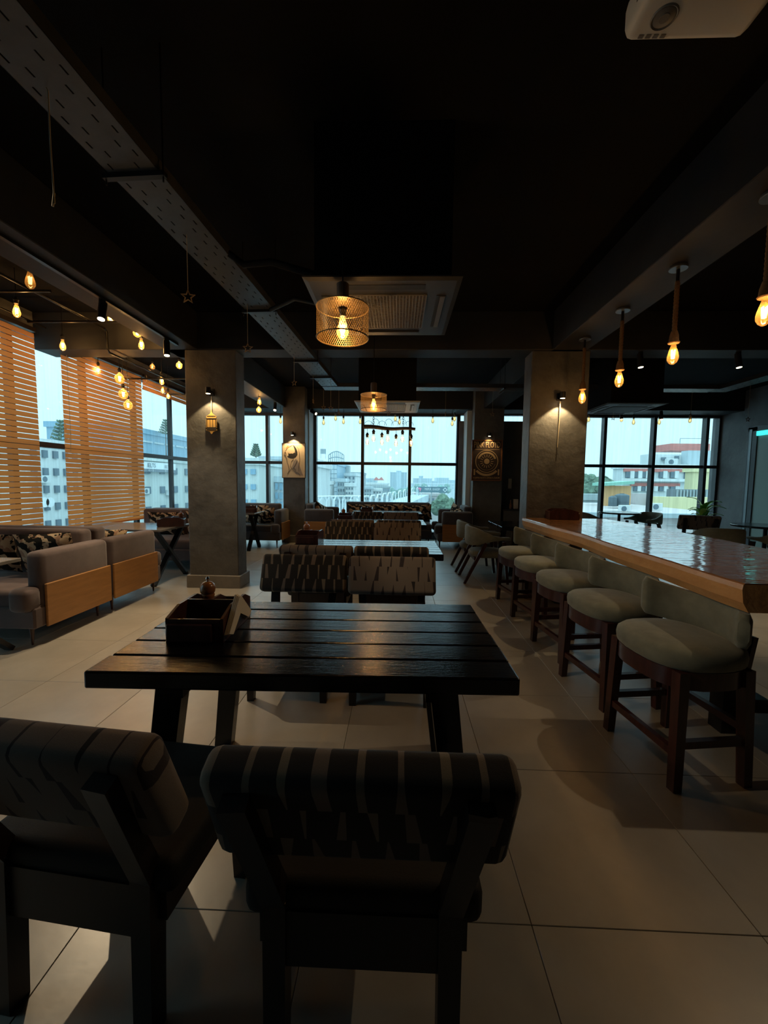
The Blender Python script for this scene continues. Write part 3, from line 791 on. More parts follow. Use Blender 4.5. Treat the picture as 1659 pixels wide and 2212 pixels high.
pipe('black conduit pipe crossing behind the beam in front of the blinds', [(-4.3, 6.35, 2.97), (-3.0, 6.35, 2.97)])
pipe('black conduit pipe over the booth behind the left column', [(-4.3, 7.5, 2.97), (-3.0, 7.5, 2.97)])
GB = 'filament bulbs of the left lamp rack'
def pb(px, py, Y): return tuple(onY(px, py, Y))
left_bulbs = [(64, 584, 3.5, 'st', 1.15, False, 'large smoky filament bulb nearest the camera at the upper left', .18), (35, 655, 4.1, 'st', 1.05, True, 'lit filament bulb at the left edge above the blinds', .17),
    (135, 733, 4.9, 'st', 1.0, True, 'lit filament bulb in front of the beam over the left blind', .20), (237, 676, 4.84, 'st', .8, True, 'small amber bulb half hidden above the crossing pipe', .06),
    (296, 707, 4.75, 'gl', .72, True, 'upper bulb of the pair beside the right track spot', .17), (305, 731, 4.9, 'st', 1.0, True, 'lower bulb of the pair beside the right track spot', .25),
    (212, 790, 6.0, 'st', .9, True, 'small bulb just under the beam in front of the blinds', .06), (258, 804, 5.58, 'gl', 1.0, True, 'top one of the three round globe bulbs hanging in a cluster', .18),
    (266, 838, 5.75, 'gl', 1.0, True, 'middle one of the three round globe bulbs hanging in a cluster', .38), (276, 862, 5.92, 'gl', 1.0, True, 'lowest of the three round globe bulbs hanging in a cluster', .54),
    (329, 785, 6.35, 'gl', .6, False, 'small clear unlit bulb on the pipe behind the beam', .06), (349, 812, 6.4, 'st', 1.05, True, 'amber bulb hanging from the pipe end left of the column', .12),
    (351, 835, 7.2, 'st', .9, True, 'small bulb right below the pipe end left of the column', .12), (363, 846, 7.5, 'st', 1.0, True, 'furthest amber bulb left of the column', .10),
    (387, 780, 6.0, 'gl', .72, True, 'bulb touching the upper left edge of the column', .1), (560, 858, 8.0, 'st', 1.2, True, 'upper bulb of the pair right of the left column', .16),
    (559, 878, 7.8, 'gl', .75, True, 'lower bulb of the pair right of the left column', .25), (606, 902, 9.0, 'st', 1.0, False, 'unlit bulb beside the painting column at the window head', .12)]
for px, py, Y, kd, sc, lit, lab, dr in left_bulbs:
    p = pb(px, py, Y)
    bulb('filament_bulb', lab, p, GB, drop=ZC - p[2], lit=lit, kind=kd, sc=sc, watt=(3.6 if lit else .6), glass='bulb_amber')

# bar pendants on rope
GP = 'rope pendants over the bar'
for i, (yy, zb, lab) in enumerate(((4.75, 2.39, 'rope pendant bulb furthest along the bar, in front of the column'), (3.98, 2.36, 'second rope pendant bulb from the column over the bar'),
                        (3.23, 2.36, 'third rope pendant bulb from the column, left of the one at the edge'), (2.46, 2.36, 'rope pendant bulb at the right edge, nearest the camera'))):
    x = 2.06
    p = onX({4.75: 1256, 3.98: 1337, 3.23: 1452, 2.46: 1640, 1.5: 1640}[yy], {4.75: 842, 3.98: 800, 3.23: 742, 2.46: 648, 1.5: 648}[yy], x) if yy > 2 else Vector((x, yy, 2.36))
    z = p.z
    t = thing('rope_pendant', lab, 'pendant lamp', (x, yy, z), 0, GP)
    part(('g', 'st'), None, 'bulb_glass', 'bulb_amber', t).scale = (1.2, 1.2, 1.2)
    part(('f', 'st'), None, 'filament', 'filament', t).scale = (1.2, 1.2, 1.2)
    MB().lathe([(.0, -.006), (.036, -.006), (.04, 0), (.034, .008), (.03, .05), (.02, .085), (0, .086)], 16).build('socket_wrap', 'rope', t, True)
    b = MB(); n = 40; H = ZB - z - .02
    for k in range(n+1): pass
    b.lathe([(.0165 + .0018*math.sin(k*2.2), .07 + (H-.09-.07)*k/n) for k in range(n+1)], 12); b.build('rope', 'rope', t, True)
    MB().tube([(0, 0, H-.10), (0, 0, H)], .012, 10).build('stem', 'black_metal', t)
    MB().lathe([(0, H-.004), (.06, H-.004), (.062, H+.002), (.058, H+.018), (0, H+.018)], 28).build('canopy', 'grey_metal', t)
    point('bulb_light', (x, yy, z-.08), 2.2, r=.02)

# drum pendants of wire mesh
def drum(label, cx, cy, zbot):
    r, h = .15, .17
    t = thing('drum_pendant', label, 'pendant lamp', (cx, cy, zbot), 0, 'wire drum pendants')
    b = MB(); nu, nv = 72, 14; rr = .0011
    def P(u, v): a = 2*PI*u/nu; return Vector((r*math.cos(a), r*math.sin(a), h*v/nv))
    for i in range(nu):           # two families of helical wires, thin ribbons
        for sgn in (1, -1):
            pts = [P(i + sgn*v*.5, v) for v in range(nv+1)]
            k = len(pts); vs = []
            for p in pts:
                tn = Vector((-p.y, p.x, 0)).normalized(); vs += [p - tn*rr, p + tn*rr]
            b.add(vs, [(2*q, 2*q+1, 2*q+3, 2*q+2) for q in range(k-1)])
    b.build('wire_shade', 'drum_mesh', t)
    b = MB()                       # top disc of the same mesh
    for i in range(-24, 25):
        for sgn in (1, -1):
            c = i*.0062; hw = math.sqrt(max(0, r*r - c*c))
            d = Vector((1, sgn, 0)).normalized(); e = Vector((-d.y, d.x, 0)); q0 = e*c - d*hw; q1 = e*c + d*hw
            b.add([q0 - e*rr + Vector((0, 0, h)), q0 + e*rr + Vector((0, 0, h)), q1 + e*rr + Vector((0, 0, h)), q1 - e*rr + Vector((0, 0, h))], [(0, 1, 2, 3)])
    b.build('wire_top', 'drum_mesh', t)
    b = MB()
    for z in (0, h): MB().tube([(r*math.cos(2*PI*i/48), r*math.sin(2*PI*i/48), z) for i in range(49)], .0035, 6).build('rim', 'drum_mesh', t)
    MB().lathe([(0, h), (.036, h), (.036, h+.13), (.03, h+.135), (0, h+.135)], 18).build('stem_block', 'stem_wood', t)
    MB().tube([(0, 0, h+.13), (0, 0, ZC-zbot)], .004, 6).build('cord', 'black_metal', t)
    s1 = part(('s',), None, 'socket', 'socket', t); s1.location = (0, 0, h-.045)
    g = part(('g', 'st'), None, 'bulb_glass', 'bulb_amber', t); g.location = (0, 0, h-.045); g.scale = (1.1, 1.1, 1.0)
    f = part(('f', 'st'), None, 'filament', 'filament', t); f.location = (0, 0, h-.045); f.scale = (1.2, 1.2, 1.1)
    point('bulb_light', (cx, cy, zbot+.06), 11.0, r=.02)
p1 = onY(740, 726, 2.42); drum('wire drum pendant nearest us, over the first plank table', p1.x, 2.42, p1.z - .012)
p2 = onY(807, 884, 4.80); drum('wire drum pendant further back, over the second plank table', p2.x, 4.80, p2.z - .005)

# driftwood chandelier
c0 = onY(785, 922, 8.5); c1 = onY(897, 928, 8.5)
t = thing('driftwood_chandelier', 'driftwood beam chandelier with seven hanging bulbs before the middle window', 'chandelier', (0, 0, 0))
pts = []
for i in range(15):
    k = i/14; pts.append((c0.x + (c1.x-c0.x)*k, 8.5 + .03*math.sin(k*5), c0.z + (c1.z-c0.z)*k + .012*math.sin(k*9)))
MB().tube(pts, .045, 9, .03).build('driftwood', 'driftwood', t, True)
for k, px in ((0, 807), (1, 871)):
    q = onY(px, 918, 8.5); b = MB(); n = int((ZC - q.z)/.045)
    for i in range(n+2):
        z = q.z + i*.045; ring = []
        for j in range(9):
            a = 2*PI*j/8; ring.append((q.x + (.016*math.cos(a) if i % 2 else 0), 8.5 + (0 if i % 2 else .016*math.cos(a)), z + .028*math.sin(a)))
        b.tube(ring, .006, 5)
    b.build('chain', 'driftwood', t)
b = MB()
for i in range(7):
    xx = c0.x + (c1.x - c0.x)*(.1 + .13*i); b.tube([(xx + .09*math.cos(a), 8.5, c0.z + .03 + .09*abs(math.sin(a))*(1 + .5*(i % 2))) for a in [PI*q/8 for q in range(9)]], .004, 5)
b.build('loose_wire', 'black_metal', t)
for px, py in ((793.5, 944), (807, 937), (825, 944), (837.5, 937), (855.5, 947), (869.5, 938), (888, 947)):
    q = onY(px, py, 8.5); hz = c0.z - q.z
    s1 = part(('s',), None, 'socket', 'socket', t); s1.location = q; s1.scale = (1.5, 1.5, 1.5)
    g = part(('g', 'st'), None, 'bulb_glass', 'bulb_clear', t); g.location = q; g.scale = (1.25, 1.25, 1.25)
    f = part(('f', 'st'), None, 'filament', 'filament', t); f.location = q; f.scale = (1.25, 1.25, 1.25)
    MB().tube([(q.x, q.y, q.z+.08), (q.x, q.y, c0.z - .02)], .004, 6).build('cord', 'black_metal', t)
    point('bulb_light', (q.x, q.y, q.z-.08), 1.0, r=.03)

# row of small bulbs along the head of the window wall
GW = 'small amber bulbs hanging along the window head'
ORD = ('first', 'second', 'third', 'fourth', 'fifth', 'sixth', 'seventh', 'eighth', 'ninth')
for wi, (px, py) in enumerate(((699, 905), (725, 896), (742, 903), (778, 903), (854, 897), (863, 904), (935, 901), (977, 907), (982, 897), (1266, 903), (1272, 898), (1343, 898), (1369, 904), (1424.5, 904), (1491, 900))):
    q = onY(px, py, 9.46); lab = 'small amber bulb at the window head, %s from the left over the %s window' % (ORD[wi] if wi < 9 else ORD[wi-9], 'middle' if wi < 9 else 'right')
    bulb('window_bulb', lab, tuple(q), GW, drop=max(.065, 3.06-q.z), lit=False, kind='st', sc=1.05, watt=0, glass='bulb_amber')

# track on the left beam with spot heads
tr = tag(MB().box(-2.70, -2.665, 1.0, 4.95, ZB-.022, ZB).build('lamp_track', 'black_metal'), 'thin black lamp track under the left beam', 'track')
def track_spot(label, top, aim, watt, ang, L=.17, r=.034, face=True):
    top = Vector(top); d = (Vector(aim) - top).normalized()
    t = thing('track_spot', label, 'spotlight', tuple(top), 0, 'black track spotlights')
    MB().lathe([(0, 0), (.028, 0), (.028, -.03), (0, -.03)], 12).tube([(0, 0, -.02), (0, 0, -.06)], .009, 8).build('mount', 'black_metal', t)
    a = Vector((0, 0, -.06)) - d*.04; e = a + d*L
    MB().tube([a, a + d*.01, e], r, 18).build('head', 'black_metal', t, True)
    MB().tube([e - d*.002, e + d*.0015], r*.82, 18).build('lens', 'lamp_face', t)
    if watt: spot('spot_light', tuple(top + e + d*.012), tuple(aim), watt, ang)
    return t
q = onZ(203, 648, ZB-.022); track_spot('black track spotlight on the left beam, nearer one', (-2.685, q.y, ZB-.022), (-2.4, q.y-1.0, 0), 75, 75)
q = onZ(343, 733, ZB-.022); track_spot('black track spotlight on the left beam near the column', (-2.685, q.y, ZB-.022), (-2.4, q.y-.5, 0), 60, 75)
track_spot('black ceiling spotlight right of the bar beyond the right edge, out of view', (3.1, 2.45, ZC), (1.1, 1.9, 0), 30, 95)
track_spot('added black track spotlight on the left beam, unseen, brightening the bar edge', (-2.685, 1.5, ZB-.022), (1.6, 2.9, .75), 55, 34)  # added unseen lamp that brightens the bar edge and stools
track_spot('black spotlight under the cross beam, right of the second rope pendant', (2.95, 5.24, ZB), (3.1, 4.9, 0), 40, 60)
track_spot('black spotlight under the cross beam, right of the third rope pendant', (4.12, 5.24, ZB), (4.3, 4.8, 0), 40, 60)
track_spot('black spotlight beside the middle window at the painting column', (-2.00, 9.46, 3.06), (-1.2, 9.0, 2.6), 0, 60)
track_spot('black spotlight hanging left in front of the right window', (4.98, 9.46, 3.06), (5.05, 9.4, 2.2), 0, 60)
track_spot('black spotlight hanging in the middle of the right window', (5.86, 9.46, 3.06), (5.86, 9.35, 2.2), 0, 60)
track_spot('black spotlight on the left beam behind the left column', (-2.60, 8.6, ZB), (-2.5, 8.1, 2.2), 0, 60)

# small wall lamps on the columns
def wall_lamp(label, x, yface, z, watt=9, string=None):
    t = thing('wall_lamp', label, 'wall lamp', (x, yface, z), 0, 'small black wall lamps on the columns')
    MB().rbox(-.035, .035, -.012, 0, -.045, .045, .004, 1).build('back_plate', 'black_metal', t)
    MB().lathe([(0, -.035), (.032, -.035), (.032, .04), (0, .04)], 18, (0, -.11, 0)).tube([(0, -.01, .01), (0, -.09, .01)], .012, 8).build('head', 'black_metal', t)
    MB().lathe([(0, -.037), (.026, -.037), (.026, -.0355), (0, -.0355)], 18, (0, -.11, 0)).build('lens', 'lamp_face', t)
    spot('spot_light', (x, yface-.11, z-.045), (x, yface-.02, z-1.0), watt, 100, col=(1, .70, .34), r=.015, blend=.25)
q = onY(458, 848, 5.19); wall_lamp('black wall lamp over the lantern on the left column', q.x, 5.19, q.z, 16)
LNX, LNZ = q.x, q.z
q = onY(1208, 858, 5.22); wall_lamp('black wall lamp with a cord on the right column', q.x, 5.22, q.z, 20); RCX, RCZ = q.x, q.z
q = onY(634, 938, 9.16); wall_lamp('black wall lamp over the painting', q.x, 9.16, q.z, 24)
q3 = onY(1055, 940, 9.16); wall_lamp('black wall lamp over the framed poster', q3.x, 9.16, q3.z, 6)
b = MB().tube([(RCX, 5.18, RCZ-.06), (RCX+.004, 5.195, RCZ-.3), (RCX-.006, 5.198, RCZ-.62)], .006, 6)
tag(b.build('hanging_cord', 'string'), 'pale cord hanging below the wall lamp of the right column', 'cord')

# lantern cut-out on the left column
lt = thing('lantern_ornament', 'golden cut-out lantern hanging on the left column', 'ornament', (LNX, 5.16, onY(459, 938, 5.17).z))
Hh = onY(459, 886, 5.17).z - onY(459, 938, 5.17).z; U = Hh/52.0
def P(pts): return [(a*U, (52-b)*U) for a, b in pts]
half = [(0, 0), (1.2, 1.5), (1.0, 4), (3.0, 8), (7, 11), (11, 13.5), (11, 16), (10.2, 17.5), (11.8, 20), (11.8, 38), (10, 40), (12, 42), (12, 44), (8, 45.5), (3.5, 47), (2, 50), (0, 52)]
outline = half + [(-a, b) for a, b in reversed(half[1:-1])]
MB().prism(P(outline), -.004, .004, 'y').build('lantern_plate', 'lantern_gold', lt)
for a0, a1, b0, b1 in ((-11, 11, 17.6, 19.6), (-10.8, 10.8, 37, 43.5), (-10.6, -9.2, 20, 37), (9.2, 10.6, 20, 37), (-3.4, -2.6, 20, 37), (2.6, 3.4, 20, 37), (-9, 9, 12.6, 13.4)):
    MB().prism(P([(a0, b0), (a1, b0), (a1, b1), (a0, b1)]), -.0065, -.004, 'y').build('lantern_bar', 'lantern_dark', lt)
MB().tube([(0, 0, Hh), (0, .01, LNZ - lt.location.z - .05)], .0035, 6).build('cord', 'string', lt)

# ------------------------------------------------------------------ cable trays
def tray(label, p0, p1, W=.25, hooks=()):
    p0 = Vector(p0); p1 = Vector(p1); L = (p1-p0).length; d = (p1-p0).normalized()
    t = thing('cable_tray', label, 'cable tray', tuple(p0), math.atan2(d.y, d.x) - PI/2, 'perforated cable trays')
    b = MB(); n = max(2, int(L/.125)); dy = L/n; th = .002
    cols = [-W/2, -W*.36, -W*.33, -W*.19, -W*.16, -W*.02, W*.02, W*.16, W*.19, W*.33, W*.36, W/2]
    slot = {1: 0, 3: 1, 7: 0, 9: 1}
    for i in range(n):
        y0 = i*dy
        for c in range(len(cols)-1):
            if c in slot:
                s0 = y0 + dy*(.12 if slot[c] == 0 else .55); s1 = s0 + dy*.30
                if y0 < s0: b.box(cols[c], cols[c+1], y0, s0, 0, th)
                b.box(cols[c], cols[c+1], s1, y0+dy, 0, th)
    for c in range(len(cols)-1):
        if c not in slot: b.box(cols[c], cols[c+1], 0, L, 0, th)
    b.build('perforated_sheet', 'tray_metal', t)
    MB().box(-W/2, -W/2+.002, 0, L, 0, .06).build('side_rail', 'tray_metal', t); MB().box(W/2-.002, W/2, 0, L, 0, .06).build('side_rail', 'tray_metal', t)
    for y in hooks:
        hk = MB().box(-W/2-.03, W/2+.03, y-.015, y+.015, -.025, -.002); 
        for sx in (-1, 1): hk.tube([(sx*(W/2+.018), y, -.05), (sx*(W/2+.018), y, ZC-p0.z)], .004, 6)
        hk.build('hanger', 'black_metal', t)
    return t
ZTR = 2.92
tray('perforated cable tray running away from us under the ceiling on the left', (-1.40, .35, ZTR), (-1.112, 6.58, ZTR), .26, (2.085-.35, 3.69-.35, 5.2-.35, 6.0-.35))
tray('perforated cable tray crossing the room behind the columns', (-1.24, 6.75, ZTR), (5.0, 6.80, ZTR), .26, (1.0, 2.9, 4.6))
tray('perforated cable tray at the right running towards us', (5.14, 2.5, ZTR), (5.14, 6.9, ZTR), .26, (1.5, 3.3))

# ------------------------------------------------------------------ hanging stars
def star_mb(r, ri, t):
    pts = []; n = 10; wd = .16
    def ring(s_): return [(s_*(r if i % 2 == 0 else ri)*math.sin(PI*i/5), s_*(r if i % 2 == 0 else ri)*math.cos(PI*i/5)) for i in range(10)]
    a = ring(1.0); c = ring(.68); b = MB()
    vs = [(x, -t/2, z) for x, z in a] + [(x, -t/2, z) for x, z in c] + [(x, t/2, z) for x, z in a] + [(x, t/2, z) for x, z in c]; fs = []
    for i in range(10):
        j = (i+1) % 10
        fs += [(i, j, 10+j, 10+i), (20+i, 30+i, 30+j, 20+j), (i, 20+i, 20+j, j), (10+i, 10+j, 30+j, 30+i)]
    return b.add(vs, fs)
stars = [((403, 507), 641, 1, 'outlined wooden star hanging from the near stretch of the cable tray'), ((534, 657), 752, 1, 'outlined wooden star hanging from the tray beside the left column'),
         ((617, 770), 827, 1, 'small wooden star hanging from the tray right of the left column'), ((664, 812), 866, 0, 'star seen edge-on near the far end of the tray'),
         ((699, 850), 880, 1, 'small pale star at the corner of the two cable trays'), ((732, 850), 891, 0, 'thin string with a tiny star right of the tray corner'),
         ((840, 850), 893, 1, 'tiny dark star in front of the far ceiling unit'), ((963, 851), 895, 0, 'tiny star on a long string right of the far ceiling unit'),
         ((1065, 852), 895, 1, 'dark star hanging above the framed poster'), ((1327, 853), 903, 1, 'dark star hanging at the left part of the right window'),
         ((1495, 853), 902, 0, 'star on a string at the right part of the right window'), ((1621, 836), 906, 1, 'dark star hanging before the right wall'), ((1631, 825), 887, 1, 'pale star hanging highest before the right wall')]
for (px, py), ps, face, lab in stars:
    a = onZ(px, py, ZTR-.003)
    if a.y < 6.5: cx_ = -1.40 + (a.y-.35)*.0462; a.x = min(max(a.x, cx_-.10), cx_+.10)
    elif px < 1600: a.y = min(max(a.y, 6.70), 6.86); a.x = onY(px, py, a.y).x
    else: a.x = min(max(a.x, 5.04), 5.24); a.y = onX(px, py, a.x).y
    a.z = ZTR+.001; q = onY(px, ps, a.y)
    t = thing('star_ornament', lab, 'ornament', (a.x, a.y, q.z), (0 if face else 1.3) + random.uniform(-.4, .4), 'stars hanging from the cable trays')
    k = .046 if a.y < 4 else .042
    MB().add(*[(lambda m: (m.v, m.f))(star_mb(k, k*.45, .006))][0]).build('star', 'star_wood' if py != 836 else 'lantern_dark', t)
    MB().tube([(0, 0, k*.95), (0, 0, a.z - q.z)], .0018, 5).build('string', 'string', t)
a = onZ(100, 190, ZTR-.003); q = onY(118, 440, a.y)
tag(MB().tube([a, (a.x+.006, a.y, a.z-.01), ((a.x+q.x)/2, a.y, (a.z+q.z)/2), (q.x, q.y, q.z)], .0028, 6).tube([(q.x, q.y, q.z+.04), (q.x-.008, q.y, q.z-.01)], .004, 6).build('loose_string', 'string'), 'loose knotted string hanging from the tray at the upper left without a star', 'string')

# ------------------------------------------------------------------ ceiling cassette air conditioners
def cassette(label, x0, x1, y0, y1, z, frame_m, grille_m):
    t = thing('ceiling_air_conditioner', label, 'air conditioner', ((x0+x1)/2, (y0+y1)/2, z), 0, 'ceiling cassette air conditioners')
    W, D = x1-x0, y1-y0; a, b = W/2, D/2
    MB().loft([[(-a, -b, .012), (a, -b, .012), (a, b, .012), (-a, b, .012)], [(-a, -b, .004), (a, -b, .004), (a, b, .004), (-a, b, .004)], [(-a+.03, -b+.03, -.006), (a-.03, -b+.03, -.006), (a-.03, b-.03, -.006), (-a+.03, b-.03, -.006)]]).build('panel', frame_m, t)
    MB().box(-a+.06, a-.06, -b+.06, b-.06, .012, ZC - z).build('housing', 'ceiling', t)
    g = W*.29
    for sx, sy in ((0, -1), (0, 1), (-1, 0), (1, 0)):
        if sx == 0: bb = MB().box(-g*.95, g*.95, sy*(b*.78)-.03, sy*(b*.78)+.03, -.009, -.005); fb = MB().beam((-g*.93, sy*(b*.80), -.012), (g*.93, sy*(b*.80), -.012), .045, .005)
        else: bb = MB().box(sx*(a*.78)-.03, sx*(a*.78)+.03, -g*.95, g*.95, -.009, -.005); fb = MB().beam((sx*(a*.80), -g*.93, -.012), (sx*(a*.80), g*.93, -.012), .03, .005)
        s1 = bb.build('air_slot', 'ac_slot', t)
        if (sx, sy) != (0, -1): fb.build('flap', grille_m if sx else frame_m, s1)
    MB().box(-g, g, -g, g, -.008, -.005).build('grille_recess', 'ac_slot', t)
    bb = MB(); n = 26
    for i in range(n+1):
        k = -g + 2*g*i/n; bb.box(k-.0035, k+.0035, -g, g, -.014, -.007); bb.box(-g, g, k-.0035, k+.0035, -.013, -.008)
    bb.build('grille', grille_m, t)
ZA = 2.60
n0 = onZ(652, 600, ZA); n1 = onZ(1000, 601, ZA)
cassette('dark ceiling air conditioner above the nearest drum pendant', n0.x, n1.x, n0.y, n0.y+.95, ZA, 'ac_dark', 'ac_flap')
n0 = onZ(765, 867, ZA); n1 = onZ(908, 868, ZA)
cassette('white ceiling air conditioner further back behind the second drum pendant', n0.x, n1.x, n0.y, n0.y+.98, ZA, 'ac_white', 'ac_white')
n0 = onZ(1307, 871, ZA); n1 = onZ(1448, 869, ZA)
cassette('grey ceiling air conditioner at the right before the right window', n0.x+.05, n1.x+.05, n0.y, n0.y+.95, ZA, 'ac_dark', 'ac_dark')
# refrigerant pipes of the near unit
tag(MB().tube([(-.50, 2.7, 2.72), (-.85, 2.75, 2.84), (-1.05, 2.8, 2.85), (-1.22, 2.85, 2.985)], .022, 10).build('insulated_pipe', 'ceiling', None, True), 'black insulated pipe arching from the near air conditioner to the cable tray', 'pipe')
tag(MB().tube([(-.50, 3.1, 2.70), (-.8, 3.15, 2.78), (-1.0, 3.2, 2.72)], .016, 8).build('drain_pipe', 'black_metal', None, True), 'thin black drain hose beside the near air conditioner', 'pipe')

# ------------------------------------------------------------------ projector
pj = thing('projector', 'white ceiling projector at the upper right corner', 'projector', (.868, 1.265, 2.80), .0)
MB().rbox(-.185, .185, -.17, .155, 0, .11, .03, 3).build('body', 'white_plastic', pj, True)
MB().lathe([(.0, -.003), (.028, -.003), (.03, -.001), (.034, -.004), (.037, 0), (.03, .002), (0, .002)], 28, (-.10, .075, 0)).build('focus_ring', 'grey_plastic', pj, True)
MB().lathe([(.0, -.005), (.014, -.005), (.015, 0), (0, 0)], 20, (-.10, .075, 0)).build('foot_screw', 'grey_plastic', pj)
for i in range(4): MB().box(-.145 + i*.022, -.13 + i*.022, .122, .133, -.001, .001).build('vent_hole', 'grey_plastic', pj)
b = MB()
for i in range(9):
    for j in range(5): b.box(-.187, -.1835, -.12 + i*.022, -.108 + i*.022, .035 + j*.012, .042 + j*.012)
b.build('speaker_grille', 'grey_plastic', pj)
MB().lathe([(.03, .1), (.03, ZC-2.80)], 14).build('ceiling_mount', 'black_metal', pj)
tag(MB().tube([(1.0, 1.3, 2.9), (1.08, 1.40, 3.2), (1.3, 1.45, 3.42), (1.75, 1.5, 3.3)], .006, 6).build('projector_cable', 'black_metal', None, True), 'thin black cable running from the projector to the right beam', 'cable')

# ------------------------------------------------------------------ painting and poster
a0 = onY(610, 958, 9.13); a1 = onY(659, 1032, 9.13)
pt = thing('painting', 'line drawing painting with black hair shape and grey veil on cream canvas', 'painting', ((a0.x+a1.x)/2, 9.135, (a0.z+a1.z)/2))
PW, PH = a1.x-a0.x, a0.z-a1.z
MB().rbox(-PW/2, PW/2, -.018, .022, -PH/2, PH/2, .003, 1).build('canvas', 'canvas', pt)
MB().box(-PW/2-.012, PW/2+.012, -.012, .022, -PH/2-.012, PH/2+.012).build('frame', 'poster_dark', pt)
def pp(u, v): return (PW*(u-.5), PH*(.5-v))      # u right, v down, 0..1
def blob(name, m, pts, d): MB().prism([pp(*q) for q in pts], -.0185-d, -.018, 'y').build(name, m, pt)
blob('black_shape', 'ink', [(.47, .03), (.55, .08), (.62, .15), (.67, .24), (.67, .33), (.60, .40), (.48, .44), (.36, .435), (.25, .40), (.21, .365), (.27, .37), (.27, .26), (.31, .30), (.42, .29), (.47, .30), (.53, .26), (.56, .28), (.56, .20), (.52, .12)], .001)
blob('grey_shape', 'paint_grey', [(.60, .44), (.68, .50), (.74, .58), (.80, .72), (.86, .84), (.92, .94), (.60, .90), (.42, .70), (.50, .52)], .0005)
blob('orange_shape', 'paint_orange', [(.27, .06), (.30, .10), (.26, .14), (.20, .16), (.19, .12), (.22, .07)], .0012)
b = MB()
def line(pts): b.tube([(pp(u, v)[0], -.0195, pp(u, v)[1]) for u, v in pts], .0028, 5)
line([(.19, .12), (.2, .17), (.14, .22), (.1, .28), (.1, .34), (.16, .38), (.21, .45), (.22, .55), (.28, .66), (.31, .75), (.27, .84), (.22, .88), (.25, .90), (.30, .82), (.40, .74), (.52, .72), (.59, .78), (.58, .83), (.5, .8), (.42, .74), (.36, .66), (.40, .52), (.50, .46)])
line([(.58, .83), (.70, .86), (.77, .91), (.79, .96)]); line([(.65, .10), (.72, .16), (.75, .3), (.77, .5), (.72, .68), (.74, .82)]); line([(.65, .5), (.58, .62), (.48, .72)])
line([(.1, .28), (.14, .25), (.17, .3), (.13, .34), (.18, .33)]); line([(.3, .1), (.4, .07), (.46, .04)])
b.build('ink_line', 'ink', pt)

a0 = onY(1021, 951, 9.12); a1 = onY(1082, 1038, 9.12)
po = thing('framed_poster', 'framed brown concert poster lettered PINK FLOYD with a ringed gold emblem', 'poster', ((a0.x+a1.x)/2, 9.135, (a0.z+a1.z)/2))
PW, PH = a1.x-a0.x, a0.z-a1.z
MB().box(-PW/2, PW/2, -.012, .02, -PH/2, PH/2).build('sheet', 'poster_dark', po)
fb = MB()
for x0, x1, z0, z1 in ((-PW/2-.012, -PW/2+.012, -PH/2, PH/2), (PW/2-.012, PW/2+.012, -PH/2, PH/2), (-PW/2-.012, PW/2+.012, PH/2-.012, PH/2+.012), (-PW/2-.012, PW/2+.012, -PH/2-.012, -PH/2+.012)): fb.box(x0, x1, -.025, .02, z0, z1)
fb.build('frame', 'poster_frame', po)
textmesh('PINK FLOYD', .19, 'poster_gold', 'lettering', po, (0, -.014, PH*.385), (PI/2, 0, 0), sx=.55)
textmesh('US JAPAN NORTH AMERICA EUROPE', .062, 'poster_gold', 'lettering', po, (0, -.014, -PH*.44), (PI/2, 0, 0), sx=.58)
def ringmesh(r0, r1, zc, n=40, a0=0, a1=2*PI):
    b = MB(); vs = []; fs = []
    for i in range(n+1):
        a = a0 + (a1-a0)*i/n
        vs += [(r0*math.cos(a), -.0135, zc + r0*math.sin(a)), (r1*math.cos(a), -.0135, zc + r1*math.sin(a))]
    return b.add(vs, [(2*i, 2*i+1, 2*i+3, 2*i+2) for i in range(n)])
zc = -.02
ringmesh(.235, .25, zc).build('emblem_ring', 'poster_gold', po); ringmesh(.17, .21, zc, 30, .3, PI-.3).build('emblem_ring', 'poster_gold', po)
ringmesh(.19, .196, zc, 30, PI+.3, 2*PI-.3).build('emblem_ring', 'poster_gold', po); ringmesh(.275, .325, zc, 24, PI+.75, 2*PI-.75).build('emblem_banner', 'poster_gold', po)
ringmesh(.0, .06, zc, 24).build('emblem_disc', 'poster_gold', po)
for i in range(16):
    a = PI*2*i/16; MB().beam((.09*math.cos(a), -.0135, zc+.09*math.sin(a)), (.15*math.cos(a), -.0135, zc+.15*math.sin(a)), .012, .002, up=(0, 1, 0)).build('emblem_ray', 'poster_gold', po)
for sx in (-1, 1): MB().box(sx*PW*.41-.016, sx*PW*.41+.016, -.0135, -.012, -PH*.37, -PH*.22).build('side_bar', 'poster_gold', po)
b = MB().box(-PW*.42, PW*.42, -.0135, -.012, PH*.268, PH*.276); b.build('rule', 'poster_gold', po)

